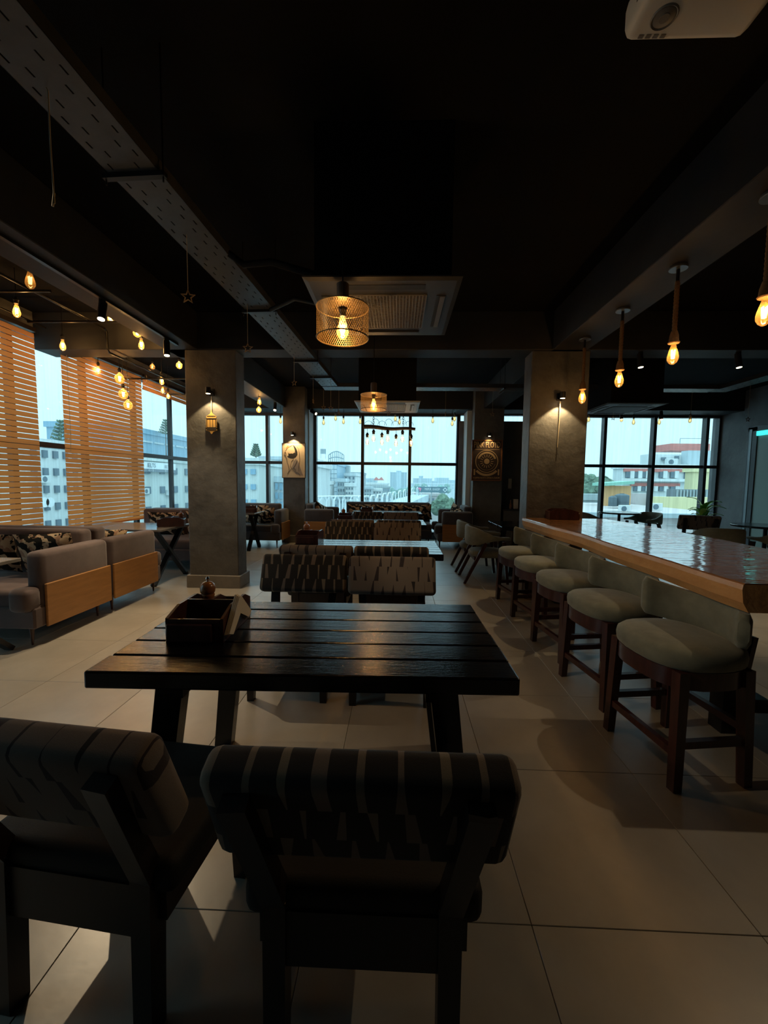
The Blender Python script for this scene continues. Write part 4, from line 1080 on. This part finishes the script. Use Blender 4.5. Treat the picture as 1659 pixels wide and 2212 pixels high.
# things in the dark corner behind the poster column
t = thing('side_cabinet', 'dark side cabinet in the corner behind the poster column', 'cabinet', (2.62, 9.45, 0))
MB().rbox(-.25, .35, -.25, .25, 0, .80, .01, 1).build('body', 'wall_dark', t); MB().rbox(-.27, .37, -.27, .27, .80, .83, .006, 1).build('top', 'frame_dark', t)
MB().box(-.21, .31, -.262, -.25, .38, .42).build('drawer_rail', 'grey_metal', t)
mb = tag(MB().lathe([(0, .0), (.03, 0), (.03, .10), (.012, .14), (.012, .2), (0, .2)], 12, (2.55, 9.3, .831)).build('sauce_bottle', 'mill_wood', None, True), 'small amber sauce bottle on the dark side cabinet', 'bottle')
tag(MB().rbox(2.62, 2.72, 9.30, 9.36, .831, 1.05, .004, 1).build('menu_holder', 'paper'), 'stack of pale menu cards standing on the dark side cabinet', 'menu')
tag(MB().rbox(2.66, 2.74, 9.96, 9.985, 1.28, 1.52, .003, 1).build('wall_menu', 'paper'), 'pale cards on the dark back wall above the side cabinet', 'menu')

# ------------------------------------------------------------------ blinds
def blind(label, y0, y1, z0, z1, x=-4.47):
    t = thing('wooden_blind', label, 'blind', (x, (y0+y1)/2, z0), 0, 'wooden slat blinds on the left windows')
    L = y1-y0; pitch = .0645; n = int((z1-z0)/pitch); ang = math.radians(4)
    me = None
    for i in range(n):
        if me is None:
            hw = .0287; o = MB().beam((0, -L/2, 0), (0, L/2, 0), hw*2, .003, up=(0, 0, 1)).build('slat', 'slat_wood', t); me = o.data
        else: o = link('slat', me, t)
        o.location = (0, 0, .03 + i*pitch); o.rotation_euler = (0, PI/2 - ang, 0)
    MB().box(-.03, .03, -L/2, L/2, z1-z0-.04, z1-z0+.01).build('head_rail', 'chairwood', t)
    MB().box(-.012, .012, -L/2, L/2, -.01, .012).build('bottom_rail', 'slat_wood', t)
    MB().tube([(.045, -L/2+.04, z1-z0), (.05, -L/2+.045, (z1-z0)*.5), (.05, -L/2+.03, (z1-z0)*.42)], .003, 5).build('pull_cord', 'string', t)
    return t
blind('wooden slat blind at the left edge over the nearest booth', 1.4, 4.97, .72, 3.22)
blind('wooden slat blind between the two bare window strips', 5.36, 7.05, .72, 3.22)
blind('wooden slat blind pulled up short beside the left column', 7.09, 9.3, 2.98, 3.22)

# ------------------------------------------------------------------ plant on the right
pl = thing('potted_plant', 'leafy green plant in a white pot by the right window', 'plant', (6.52, 8.9, 0))
MB().lathe([(0, 0), (.13, 0), (.17, .60), (.18, .62), (.155, .62), (.15, .56), (0, .56)], 22).build('pot', 'pot_white', pl, True)
lf = None
for i in range(26):
    if lf is None:
        b = MB(); vs = []; n = 7
        for j in range(n+1):
            k = j/n; wdt = .045*math.sin(PI*min(1, k*.95+.05))**.8
            vs += [(-wdt, k*.34, .12*math.sin(k*2.6) - .02*k), (0, k*.34, .12*math.sin(k*2.6) - .02*k - .012), (wdt, k*.34, .12*math.sin(k*2.6) - .02*k)]
        fs = []
        for j in range(n): fs += [(3*j, 3*j+1, 3*j+4, 3*j+3), (3*j+1, 3*j+2, 3*j+5, 3*j+4)]
        o = b.add(vs, fs).build('leaf', 'leaf_green', pl, True); lf = o.data
        lf2 = lf.copy(); lf2.materials.clear(); lf2.materials.append(MATS['leaf_lime'])
    else: o = link('leaf', lf2 if i % 3 == 0 else lf, pl)
    a = i*2.4; o.location = (.03*math.cos(a), .03*math.sin(a), .57 + .012*i); o.rotation_euler = (random.uniform(.0, .75), 0, a); k = random.uniform(.8, 1.25); o.scale = (k, k, k)

# ------------------------------------------------------------------ the city outside
ZG = -15.0
struct(MB().box(-400, 500, 10.6, 900, ZG-.5, ZG).box(-400, -6, -100, 10.6, ZG-.5, ZG).build('ground', 'ground'))
unit = MB().box(-.5, .5, -.5, .5, -.5, .5)
um = {}
def ubox(name, m, parent, c, s):
    if m not in um: o = MB().box(-.5, .5, -.5, .5, -.5, .5).build(name, m, parent); um[m] = o.data
    else: o = link(name, um[m], parent)
    o.location = c; o.scale = s; return o
def building(label, x0, x1, y0, y1, z1, m, rows=0, cols=0, wm='b_window', face='y', ww=.5, wh=.55, roof=None, zw=None, cat='building', parapet=True, group=None):
    t = thing('city_building', label, cat, ((x0+x1)/2, (y0+y1)/2, ZG), 0, group)
    W, D, H = x1-x0, y1-y0, z1-ZG
    ubox('walls', m, t, (0, 0, H/2), (W, D, H))
    if parapet: ubox('parapet', roof or m, t, (0, 0, H+.2), (W+.3, D+.3, .5))
    if rows:
        zb0 = (zw - ZG) if zw is not None else 0; fh = (H - zb0)/rows
        for r in range(rows):
            for c in range(cols):
                z = zb0 + fh*(r+.5)
                if face == 'y':
                    cw = W/cols; ubox('window', wm, t, (-W/2 + cw*(c+.5), -D/2, z), (cw*ww, .3, fh*wh))
                else:
                    cw = D/cols; ubox('window', wm, t, (W/2, -D/2 + cw*(c+.5), z), (.3, cw*ww, fh*wh))
    return t
def bpx(label, px0, px1, pyt, Y, D, m, rows=0, cols=0, zb_px=None, **k):
    a = onY(px0, pyt, Y); b = onY(px1, pyt, Y)
    zw = onY(px0, zb_px, Y).z if zb_px else None
    return building(label, a.x, b.x, Y, Y+D, a.z, m, rows, cols, zw=zw, **k)
# middle window
bpx('slim white building with dark slots at the left edge of the middle window', 664, 679, 1006, 26, 6, 'b_white', 6, 1, 1100, ww=.18, wh=.35)
bpx('white slab wall next to the blue glass tower', 683, 695, 1008, 50, 6, 'b_white', 0, 0)
gt = bpx('blue glass tower with a domed roof in the middle window', 696, 728, 1004, 62, 14, 'b_glassblue', 9, 5, 1090, wm='b_cool', ww=.9, wh=.9)
a = onY(690, 985, 60); b_ = onY(727, 1002, 60)
dm = thing('dome_structure', 'skeletal curved roof crown on top of the glass tower', 'roof', ((a.x+b_.x)/2, 68, b_.z + .5))
mbb = MB(); Wd = b_.x-a.x
for i in range(9):
    mbb.tube([(-Wd/2 + Wd*i/8, 0, 0), (-Wd/2 + Wd*i/8, 0, 1.0 + .9*math.sin(PI*(i+1)/10))], .07, 5)
for k in (.0, .5, 1.0): mbb.tube([(-Wd/2 + Wd*i/8, 0, (1.0 + .9*math.sin(PI*(i+1)/10))*k) for i in range(9)], .09, 5)
mbb.build('crown_frame', 'b_grey', dm)
q = onY(698, 975, 66); sg = thing('roof_billboard', 'small billboard frame above the domed roof', 'billboard', (q.x, 66, q.z))
MB().box(-.45, .45, 0, .1, -.4, .4).build('board', 'b_grey', sg); MB().box(-.4, -.35, 0, .1, -1.2, -.4).box(.35, .4, 0, .1, -1.2, -.4).build('post', 'b_grey', sg)
rb = bpx('red and white shop building at the foot of the glass tower', 694, 709, 1046, 54, 5, 'b_white', 3, 3, 1095, wm='b_window', ww=.6, wh=.5)
for z in (1047, 1062, 1076, 1088): 
    q = onY(700, z, 53.9); ubox('red_band', 'b_red', rb, (0, -2.62, q.z-ZG), (onY(709, z, 54).x - onY(694, z, 54).x + .1, .3, .42))
tk = bpx('tall grey-white block with a square water tank on its roof', 727, 768, 1027, 70, 12, 'b_white', 5, 5, 1078, ww=.4, wh=.5)
a = onY(732, 1010, 71); b_ = onY(753, 1027, 71)
t_ = thing('water_tank', 'square grey water tank on the grey-white block', 'water tank', ((a.x+b_.x)/2, 73, b_.z+.4)); W = b_.x-a.x
MB().box(-W/2, -.04, -1, 1, 0, a.z-b_.z).build('tank_panel', 'b_grey', t_); MB().box(.04, W/2, -1, 1, 0, a.z-b_.z).build('tank_panel', 'b_grey', t_)
bpx('stepped grey apartment block right of the water tank', 752, 781, 1024, 92, 12, 'b_grey', 5, 5, 1072, ww=.5, wh=.45)
bpx('open pale parking structure with low red gables', 789, 838, 1046, 120, 14, 'b_white', 3, 6, 1084, wm='b_grey', ww=.8, wh=.6)
bpx('low hazy block left of the tall twin towers', 785, 812, 1035, 170, 14, 'b_cool', 2, 4, 1052, wm='b_far_haze', ww=.5, wh=.5)
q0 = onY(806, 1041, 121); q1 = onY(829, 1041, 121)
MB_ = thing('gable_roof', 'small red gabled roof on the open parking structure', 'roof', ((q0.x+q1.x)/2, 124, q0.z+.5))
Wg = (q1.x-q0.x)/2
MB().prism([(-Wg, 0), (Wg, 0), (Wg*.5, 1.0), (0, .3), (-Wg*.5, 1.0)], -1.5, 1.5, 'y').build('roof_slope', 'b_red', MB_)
bpx('hazy twin apartment towers standing tallest on the horizon', 843, 879, 1021, 320, 22, 'b_far_haze', 12, 7, 1052, wm='b_farwin_haze', ww=.5, wh=.45)
bpx('raised middle section of the tallest hazy towers', 856, 867, 1018, 318, 1.5, 'b_far_haze', 12, 2, 1052, wm='b_cool', ww=.4, wh=.5)
bpx('hazy stepped tower group right of the window post', 894, 933, 1034, 360, 22, 'b_far_haze', 7, 8, 1053, wm='b_farwin_haze', ww=.5, wh=.45)
bpx('upper step of the hazy tower group', 905, 914, 1029, 358, 1.5, 'b_far_haze', 6, 2, 1053, wm='b_farwin_haze', ww=.5, wh=.5)
bpx('hazy tower at the right part of the middle window', 943, 970, 1033, 380, 22, 'b_far_haze', 7, 6, 1053, wm='b_farwin_haze', ww=.5, wh=.45)
bpx('low hazy white houses in front of the far towers', 889, 988, 1045, 260, 20, 'b_cool', 2, 16, 1056, wm='b_far_haze', ww=.5, wh=.5)
bpx('pinkish low building behind the railway, right', 893, 950, 1070, 78, 10, 'b_pink', 2, 6, 1108, ww=.45, wh=.4)
# more houses of the middle distance
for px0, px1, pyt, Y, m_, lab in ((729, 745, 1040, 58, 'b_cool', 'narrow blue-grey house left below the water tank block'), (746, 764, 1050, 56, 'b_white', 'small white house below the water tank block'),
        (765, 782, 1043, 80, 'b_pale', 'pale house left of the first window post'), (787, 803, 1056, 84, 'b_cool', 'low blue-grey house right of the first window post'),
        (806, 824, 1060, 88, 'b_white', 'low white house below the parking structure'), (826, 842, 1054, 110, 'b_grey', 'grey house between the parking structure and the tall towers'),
        (934, 944, 1040, 330, 'b_far_haze', 'hazy block between the two right tower groups'), (971, 990, 1038, 330, 'b_far_haze', 'hazy block at the right end of the skyline')):
    bpx(lab, px0, px1, pyt, Y, 4, m_, 4, 3, 1090 if Y < 200 else 1054, wm='b_window' if Y < 100 else 'b_farwin_haze', ww=.45, wh=.45)
# billboard
a = onY(898, 1051, 74); b_ = onY(966, 1064.5, 74)
bb = thing('long_billboard', 'long dark teal billboard with white lettering and pink emblem', 'billboard', ((a.x+b_.x)/2, 74, (a.z+b_.z)/2)); W = b_.x-a.x; H = a.z-b_.z
MB().box(-W/2, W/2, 0, .2, -H/2, H/2).build('board', 'sign_teal', bb)
for x in (-W*.4, 0, W*.4): MB().box(x-.08, x+.08, .05, .25, -4, -H/2).build('post', 'b_grey', bb)
textmesh('MIRPUR | KHADIM', .62, 'sign_white', 'lettering', bb, (.15, -.03, .05), (PI/2, 0, 0), sx=.55)
MB().prism([(-W*.44, .2), (-W*.40, .38), (-W*.36, .32), (-W*.31, .2), (-W*.33, .05), (-W*.35, -.3), (-W*.38, -.35), (-W*.37, -.05)], -.04, 0, 'y').build('emblem', 'sign_pink', bb)
for k, s_ in ((.42, 1), (.26, -1)):
    c = W*.43; MB().prism([(c-k, 0), (c, k), (c+k, 0), (c, -k)], -.04 - (.02 if s_ < 0 else 0), 0, 'y').build('emblem', 'sign_white' if s_ > 0 else 'sign_teal', bb)
# elevated railway with white portal frames
rw = thing('elevated_railway', 'elevated railway deck with white frames winding past the window', 'railway', (0, 0, 0))
path = [onY(676, 1122, 26), onY(740, 1114, 30), onY(800, 1106, 37), onY(850, 1090, 48), onY(892, 1074, 66), onY(930, 1062, 100)]
bd = MB()
for p, q in zip(path[:-1], path[1:]): bd.beam((p.x, p.y, p.z-.6), (q.x, q.y, q.z-.6), 3.0, 1.2)
bd.build('deck', 'b_cool', rw)
def lerp_path(s_):
    k = s_*(len(path)-1); i = min(int(k), len(path)-2); return path[i].lerp(path[i+1], k-i)
for i in range(22):
    p = lerp_path((i+.3)/22); qn = lerp_path(min(1, (i+.45)/22)); d = (qn-p).normalized()
    h = 1.5; Lf = .95
    pts = [p - d*Lf, p - d*Lf + Vector((0, 0, h*.8)), p - d*(Lf*.7) + Vector((0, 0, h)), p + d*(Lf*.7) + Vector((0, 0, h)), p + d*Lf + Vector((0, 0, h*.8)), p + d*Lf]
    MB().tube([q - Vector((0, 1.3, 0)) for q in pts], .07, 6).build('portal_frame', 'sign_white', rw)
for p in path: MB().box(p.x-.6, p.x+.6, p.y-.6, p.y+.6, ZG, p.z-1.1).build('pier', 'b_cool', rw)
# trees
def tree(label, c, r, m='tree_leaf', group='trees outside the windows', n=7):
    t = thing('street_tree', label, 'tree', (c[0], c[1], ZG), 0, group); zc_ = c[2]-ZG
    MB().tube([(0, 0, 0), (.1, 0, zc_*.6), (0, 0, zc_)], r*.09, 7).build('trunk', 'driftwood', t)
    bm = bmesh.new()
    for i in range(n):
        mt = Matrix.Translation((random.uniform(-.8, .8)*r, random.uniform(-.5, .5)*r, zc_ + random.uniform(-.5, .4)*r)) @ Matrix.Scale(r*random.uniform(.35, .6), 4)
        bmesh.ops.create_icosphere(bm, subdivisions=3, radius=1, matrix=mt)
    for v in bm.verts: v.co += v.normal*random.uniform(-.16, .16)*r*.5
    me = bpy.data.meshes.new('crown'); bm.to_mesh(me); bm.free(); me.materials.append(MATS[m]); link('crown', me, t)
tree('green street tree at the lower right of the middle window', tuple(onY(967, 1092, 34)), 1.1, n=12)
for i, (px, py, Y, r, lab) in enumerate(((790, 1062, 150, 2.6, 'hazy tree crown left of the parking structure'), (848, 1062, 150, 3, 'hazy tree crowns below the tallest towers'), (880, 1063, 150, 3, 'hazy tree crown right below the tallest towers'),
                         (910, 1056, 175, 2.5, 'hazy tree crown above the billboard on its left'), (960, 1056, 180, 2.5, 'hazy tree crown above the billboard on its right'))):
    tree(lab, tuple(onY(px, py, Y)), r, 'tree_far_haze')
def araucaria(label, c, h):
    t = thing('tiered_pine', label, 'tree', tuple(c), 0, 'trees outside the windows')
    MB().tube([(0, 0, -h*1.4), (0, 0, h)], .06, 6, .02).build('trunk', 'driftwood', t); b = MB()
    for k in range(6):
        z = h*(.2 + .14*k); rr = h*.36*(1-k/7)
        for j in range(7):
            a = j*2*PI/7 + k; pts = [(0, 0, z), (rr*.6*math.cos(a), rr*.6*math.sin(a), z + rr*.1), (rr*math.cos(a), rr*math.sin(a), z + rr*.35)]; b.tube(pts, .055, 5, .02)
            for s_ in (.5, .75, .95): b.tube([(rr*s_*math.cos(a)-.0, rr*s_*math.sin(a), z + rr*.2*s_), (rr*s_*math.cos(a) + .15*math.sin(a), rr*s_*math.sin(a) - .15*math.cos(a), z + rr*.2*s_ + .15)], .04, 4)
    b.build('branches', 'tree_leaf', t)
# far left strip of the back wall
b1 = bpx('pale teal building with glass balconies left of the painting', 556, 612, 1040, 34, 8, 'b_cool', 3, 6, 1100, wm='b_glassblue', ww=.6, wh=.7)
bpx('tall pale green building at the left of the back window strip', 500, 557, 1002, 30, 8, 'b_pale', 3, 3, 1100, wm='b_glassblue', ww=.55, wh=.35)
bpx('hazy old city roofs behind the back window strip', 560, 612, 992, 60, 10, 'b_cool', 1, 8, 1002, wm='b_far_haze', ww=.4, wh=.5)
araucaria('tiered pine on the roof seen left of the painting', onY(553, 992, 31), 1.1)
# left window: apartment house and the house with the signs (they face the room)
XA = -26
def yx(px): return onX(px, 1030, XA).y
ap = building('white apartment house with window grilles seen between the blinds', XA-9, XA, yx(60), yx(190), onX(110, 963, XA).z, 'b_white', 5, 6, face='x', ww=.42, wh=.42, zw=onX(110, 1150, XA).z)
XB = -24
def yb(px): return onX(px, 1030, XB).y
hs = building('weathered house with sign boards and a roof terrace left of the column', XB-9, XB, yb(262), yb(455), onX(345, 996, XB).z, 'b_pale', 3, 7, face='x', ww=.3, wh=.36, zw=onX(345, 1120, XB).z)
bl = thing('sign_board', 'long white sign board lettered IELTS on the weathered house', 'sign', (XB+.3, (yb(300)+yb(372))/2, (onX(340, 1000, XB).z + onX(340, 1020, XB).z)/2))
Ls = yb(372)-yb(300); Hs = onX(340, 1000, XB).z - onX(340, 1020, XB).z
MB().box(-.1, .1, -Ls/2, Ls/2, -Hs/2, Hs/2).build('board', 'sign_white', bl); MB().box(.1, .12, -Ls/2, Ls/2, -Hs/2, -Hs*.2).build('number_strip', 'sign_ink', bl)
rt = (PI/2, 0, PI/2)
textmesh('IELTS', Hs*.62, 'sign_ink', 'lettering', bl, (.13, -Ls*.26, Hs*.16), rt); textmesh('IELTS', Hs*.50, 'sign_ink', 'lettering', bl, (.13, Ls*.22, Hs*.10), rt)
textmesh('45 11 22', Hs*.26, 'sign_white', 'lettering', bl, (.13, -Ls*.28, -Hs*.35), rt); textmesh('96 11 22', Hs*.24, 'sign_white', 'lettering', bl, (.13, Ls*.2, -Hs*.35), rt)
terr = building('blue-grey roof terrace pavilion above the sign boards', XB-8, XB-2, yb(290), yb(450), onX(345, 942, XB-2).z, 'b_glassblue', 1, 7, wm='b_cool', face='x', ww=.8, wh=.1, zw=onX(345, 975, XB-2).z)
q = onX(358, 945, XB-1); araucaria('tiered pine on the roof terrace left of the column', q, 1.9)
q = onX(133, 962, XA-1); araucaria('tiered pine showing between the two long blinds', q, 2.0)
def ac_unit(label, c, rz, m='b_white', s_=.9):
    t = thing('outdoor_ac_unit', label, 'air conditioner', tuple(c), rz, 'outdoor air conditioner units')
    MB().rbox(-.45*s_, .45*s_, 0, .35*s_, -.3*s_, .3*s_, .02, 1).build('case', m, t)
    MB().lathe([(0, 0), (.22*s_, 0), (.22*s_, .02), (0, .02)], 20).build('fan', 'b_window', t); t.children[-1].rotation_euler = (PI/2, 0, 0); t.children[-1].location = (-.12*s_, 0, 0)
for px, py, lab in ((318, 1061, 'outdoor fan unit low on the weathered house, left one'), (369, 1064, 'outdoor fan unit on the weathered house beside the window post')): ac_unit(lab, onX(px, py, XB+.4), PI/2)
ac_unit('outdoor fan unit on the white apartment house between the blinds', onX(100, 1035, XA+.4), PI/2)
for px, lab in ((95, 'left satellite dish on the white apartment house'), (107, 'right satellite dish on the white apartment house')):
    q = onX(px, 1085, XA+.5); t = thing('satellite_dish', lab, 'satellite dish', tuple(q), 0, 'satellite dishes')
    MB().lathe([(.0, 0), (.18, .01), (.36, .07), (.37, .075)], 18).build('dish', 'sign_white', t); t.children[0].rotation_euler = (0, PI/2, 0)
    MB().tube([(0, 0, 0), (-.4, 0, -.3)], .03, 6).build('arm', 'b_grey', t)
# right window
def RX(px, Y): return onY(px, 1040, Y).x
Y1 = 44
main = bpx('white office building with red bands seen through the right window', 1346, 1500, 1011, Y1, 2, 'b_white', 0, 0)
def rectpx(name, m, parent, px0, px1, py0, py1, Y, dth=.3):
    a = onY(px0, py0, Y); b = onY(px1, py1, Y); L = parent.location
    return ubox(name, m, parent, ((a.x+b.x)/2 - L.x, Y - L.y, (a.z+b.z)/2 - L.z), (abs(b.x-a.x), dth, abs(a.z-b.z)))
rectpx('red_band', 'b_red', main, 1347, 1478, 1012, 1020, Y1-.05); rectpx('red_band', 'b_red', main, 1362, 1467, 1043, 1051, Y1-.05)
for x in (1352, 1369, 1386, 1424, 1448): rectpx('window', 'b_window', main, x, x+9, 1019, 1032, Y1-.1)
for x in (1361, 1378, 1395, 1432, 1457): rectpx('white_panel', 'b_white', main, x, x+7.5, 1017.5, 1033, Y1-.2)
for x in (1369, 1385, 1423, 1447): rectpx('window', 'b_window', main, x, x+9, 1051, 1061, Y1-.1)
for x in (1376, 1394, 1412, 1433, 1458): rectpx('white_panel', 'b_white', main, x, x+7, 1050, 1061, Y1-.2)
rectpx('window', 'b_window', main, 1479, 1490, 1014, 1036, Y1-.1); rectpx('cornice', 'b_white', main, 1340, 1500, 1033, 1041, Y1-.3, .6)
up = bpx('upper white storey of the office building', 1400, 1535, 981, 48, 1.5, 'b_white', 0, 0, parapet=False)
rectpx('window', 'b_window', up, 1429, 1437, 988, 994, 47.9); rectpx('window', 'b_window', up, 1458, 1465, 985, 992, 47.9)
rectpx('stair_tower', 'b_cool', up, 1480, 1534, 974, 1008, 47.4, 1.2)
top = thing('roof_sign_box', 'faded red box on the roof of the office building', 'roof', tuple(onY(1492, 975, 50)))
a = onY(1450, 958, 50); b_ = onY(1533, 974, 50)
ubox('box', 'b_red', top, ((a.x+b_.x)/2 - top.location.x, 1.5, (a.z+b_.z)/2 - top.location.z), (b_.x-a.x, 3, a.z-b_.z))
MB().tube([(a.x-top.location.x+1, 0, a.z-top.location.z+.6), (b_.x-top.location.x, 0, a.z-top.location.z+.6)], .04, 5).tube([(a.x-top.location.x+1, 0, a.z-top.location.z), (a.x-top.location.x+1, 0, a.z-top.location.z+.6)], .04, 5).build('railing', 'b_grey', top)
ac_unit('outdoor fan unit high on the office building', onY(1453, 998, 47.2), 0, s_=1.3)
bpx('yellow block at the right side of the right window', 1499, 1560, 1018, 34, 1, 'b_yellow', 0, 0)
cs = bpx('grey corrugated wall in front of the office building', 1460, 1560, 1057, 30, 1, 'b_rust', 0, 0, parapet=False)
for i in range(14): rectpx('rib', 'b_grey', cs, 1462 + i*7, 1464 + i*7, 1058, 1074, 29.9, .12)
yw = bpx('long stained yellow roof wall in the right window', 1408, 1565, 1073, 27, .6, 'b_yellow', 0, 0, parapet=False)
bpx('pale parapet wall left of the yellow wall', 1374, 1410, 1066, 27.4, .6, 'b_pink', 0, 0, parapet=False)
sh = bpx('orange brick roof shed with a green sheet roof', 1311, 1364, 1049, 25, 1, 'b_orange', 0, 0, parapet=False)
a = onY(1309, 1046, 24.6); b_ = onY(1371, 1042, 24.6); L = sh.location
MB().prism([(a.x-L.x, a.z-L.z-.1), (b_.x-L.x, b_.z-L.z-.1), (b_.x-L.x, b_.z-L.z+.08), (a.x-L.x, a.z-L.z+.08)], -.9, .8, 'y').build('sheet_roof', 'roof_green', sh)
for px0, px1, pyt, lab in ((1320, 1336, 1071, 'smaller black water tank beside the orange shed'), (1337, 1365, 1066, 'larger black water tank beside the orange shed')):
    a = onY(px0, pyt, 22.5); b_ = onY(px1, 1094, 22.5); r = (b_.x-a.x)/2
    t = thing('roof_water_tank', lab, 'water tank', ((a.x+b_.x)/2, 22.5+r, b_.z)); H = a.z-b_.z
    MB().lathe([(0, 0), (r, 0), (r, H*.82), (r*.95, H*.86), (r*.5, H*.96), (r*.3, H*.97), (r*.3, H), (0, H)], 24).build('drum', 'b_dark', t, True)
    MB().lathe([(r*1.02, H*.3), (r*1.03, H*.34)], 24).build('hoop', 'b_dark', t)
nr = bpx('near flat roof with a pale pink wall below the right window', 1180, 1600, 1106, 19, 10, 'b_pink', 0, 0, parapet=False)
a = onY(1180, 1106, 19); b_ = onY(1600, 1106, 19); L = nr.location
ubox('roof_edge', 'b_grey', nr, (0, -5.1, a.z-L.z-.08), (b_.x-a.x, .3, .2)); rectpx('wall_box', 'b_window', nr, 1469, 1477, 1125, 1131, 18.9, .2); rectpx('wall_pipe', 'b_grey', nr, 1440, 1480, 1133, 1134, 18.9, .1)
ac_unit('outdoor fan unit on the flat roof in the middle of the right window', onY(1351, 1099, 19.6), 0, s_=.55)
ac_unit('outdoor fan unit on the flat roof before the yellow wall', onY(1420, 1095, 20.5), 0, s_=.6)
tree('leafy tree behind the flat roof at the left of the right window', tuple(onY(1275, 1055, 40)), 2.0, n=14)
bpx('grey low roofs at the left of the right window', 1180, 1310, 1078, 34, 1.5, 'b_grey', 0, 0)

# ------------------------------------------------------------------ rain haze over the city
m, t_ = new_mat('rain_haze'); g = NT(t_); vs_ = g.n('VolumeScatter'); vs_.inputs['Color'].default_value = (.80, .93, .97, 1); vs_.inputs['Density'].default_value = .0013
vo = g.n('OutputMaterial'); g.l(vs_.outputs[0], vo.inputs['Volume'])
hz = MB().box(-390, 490, 11.5, 880, ZG+.02, 60).build('rain_haze', 'rain_haze'); tag(hz, 'pale rain haze hanging over the city outside the windows', 'haze'); hz['kind'] = 'stuff'
S.cycles.volume_bounces = 1
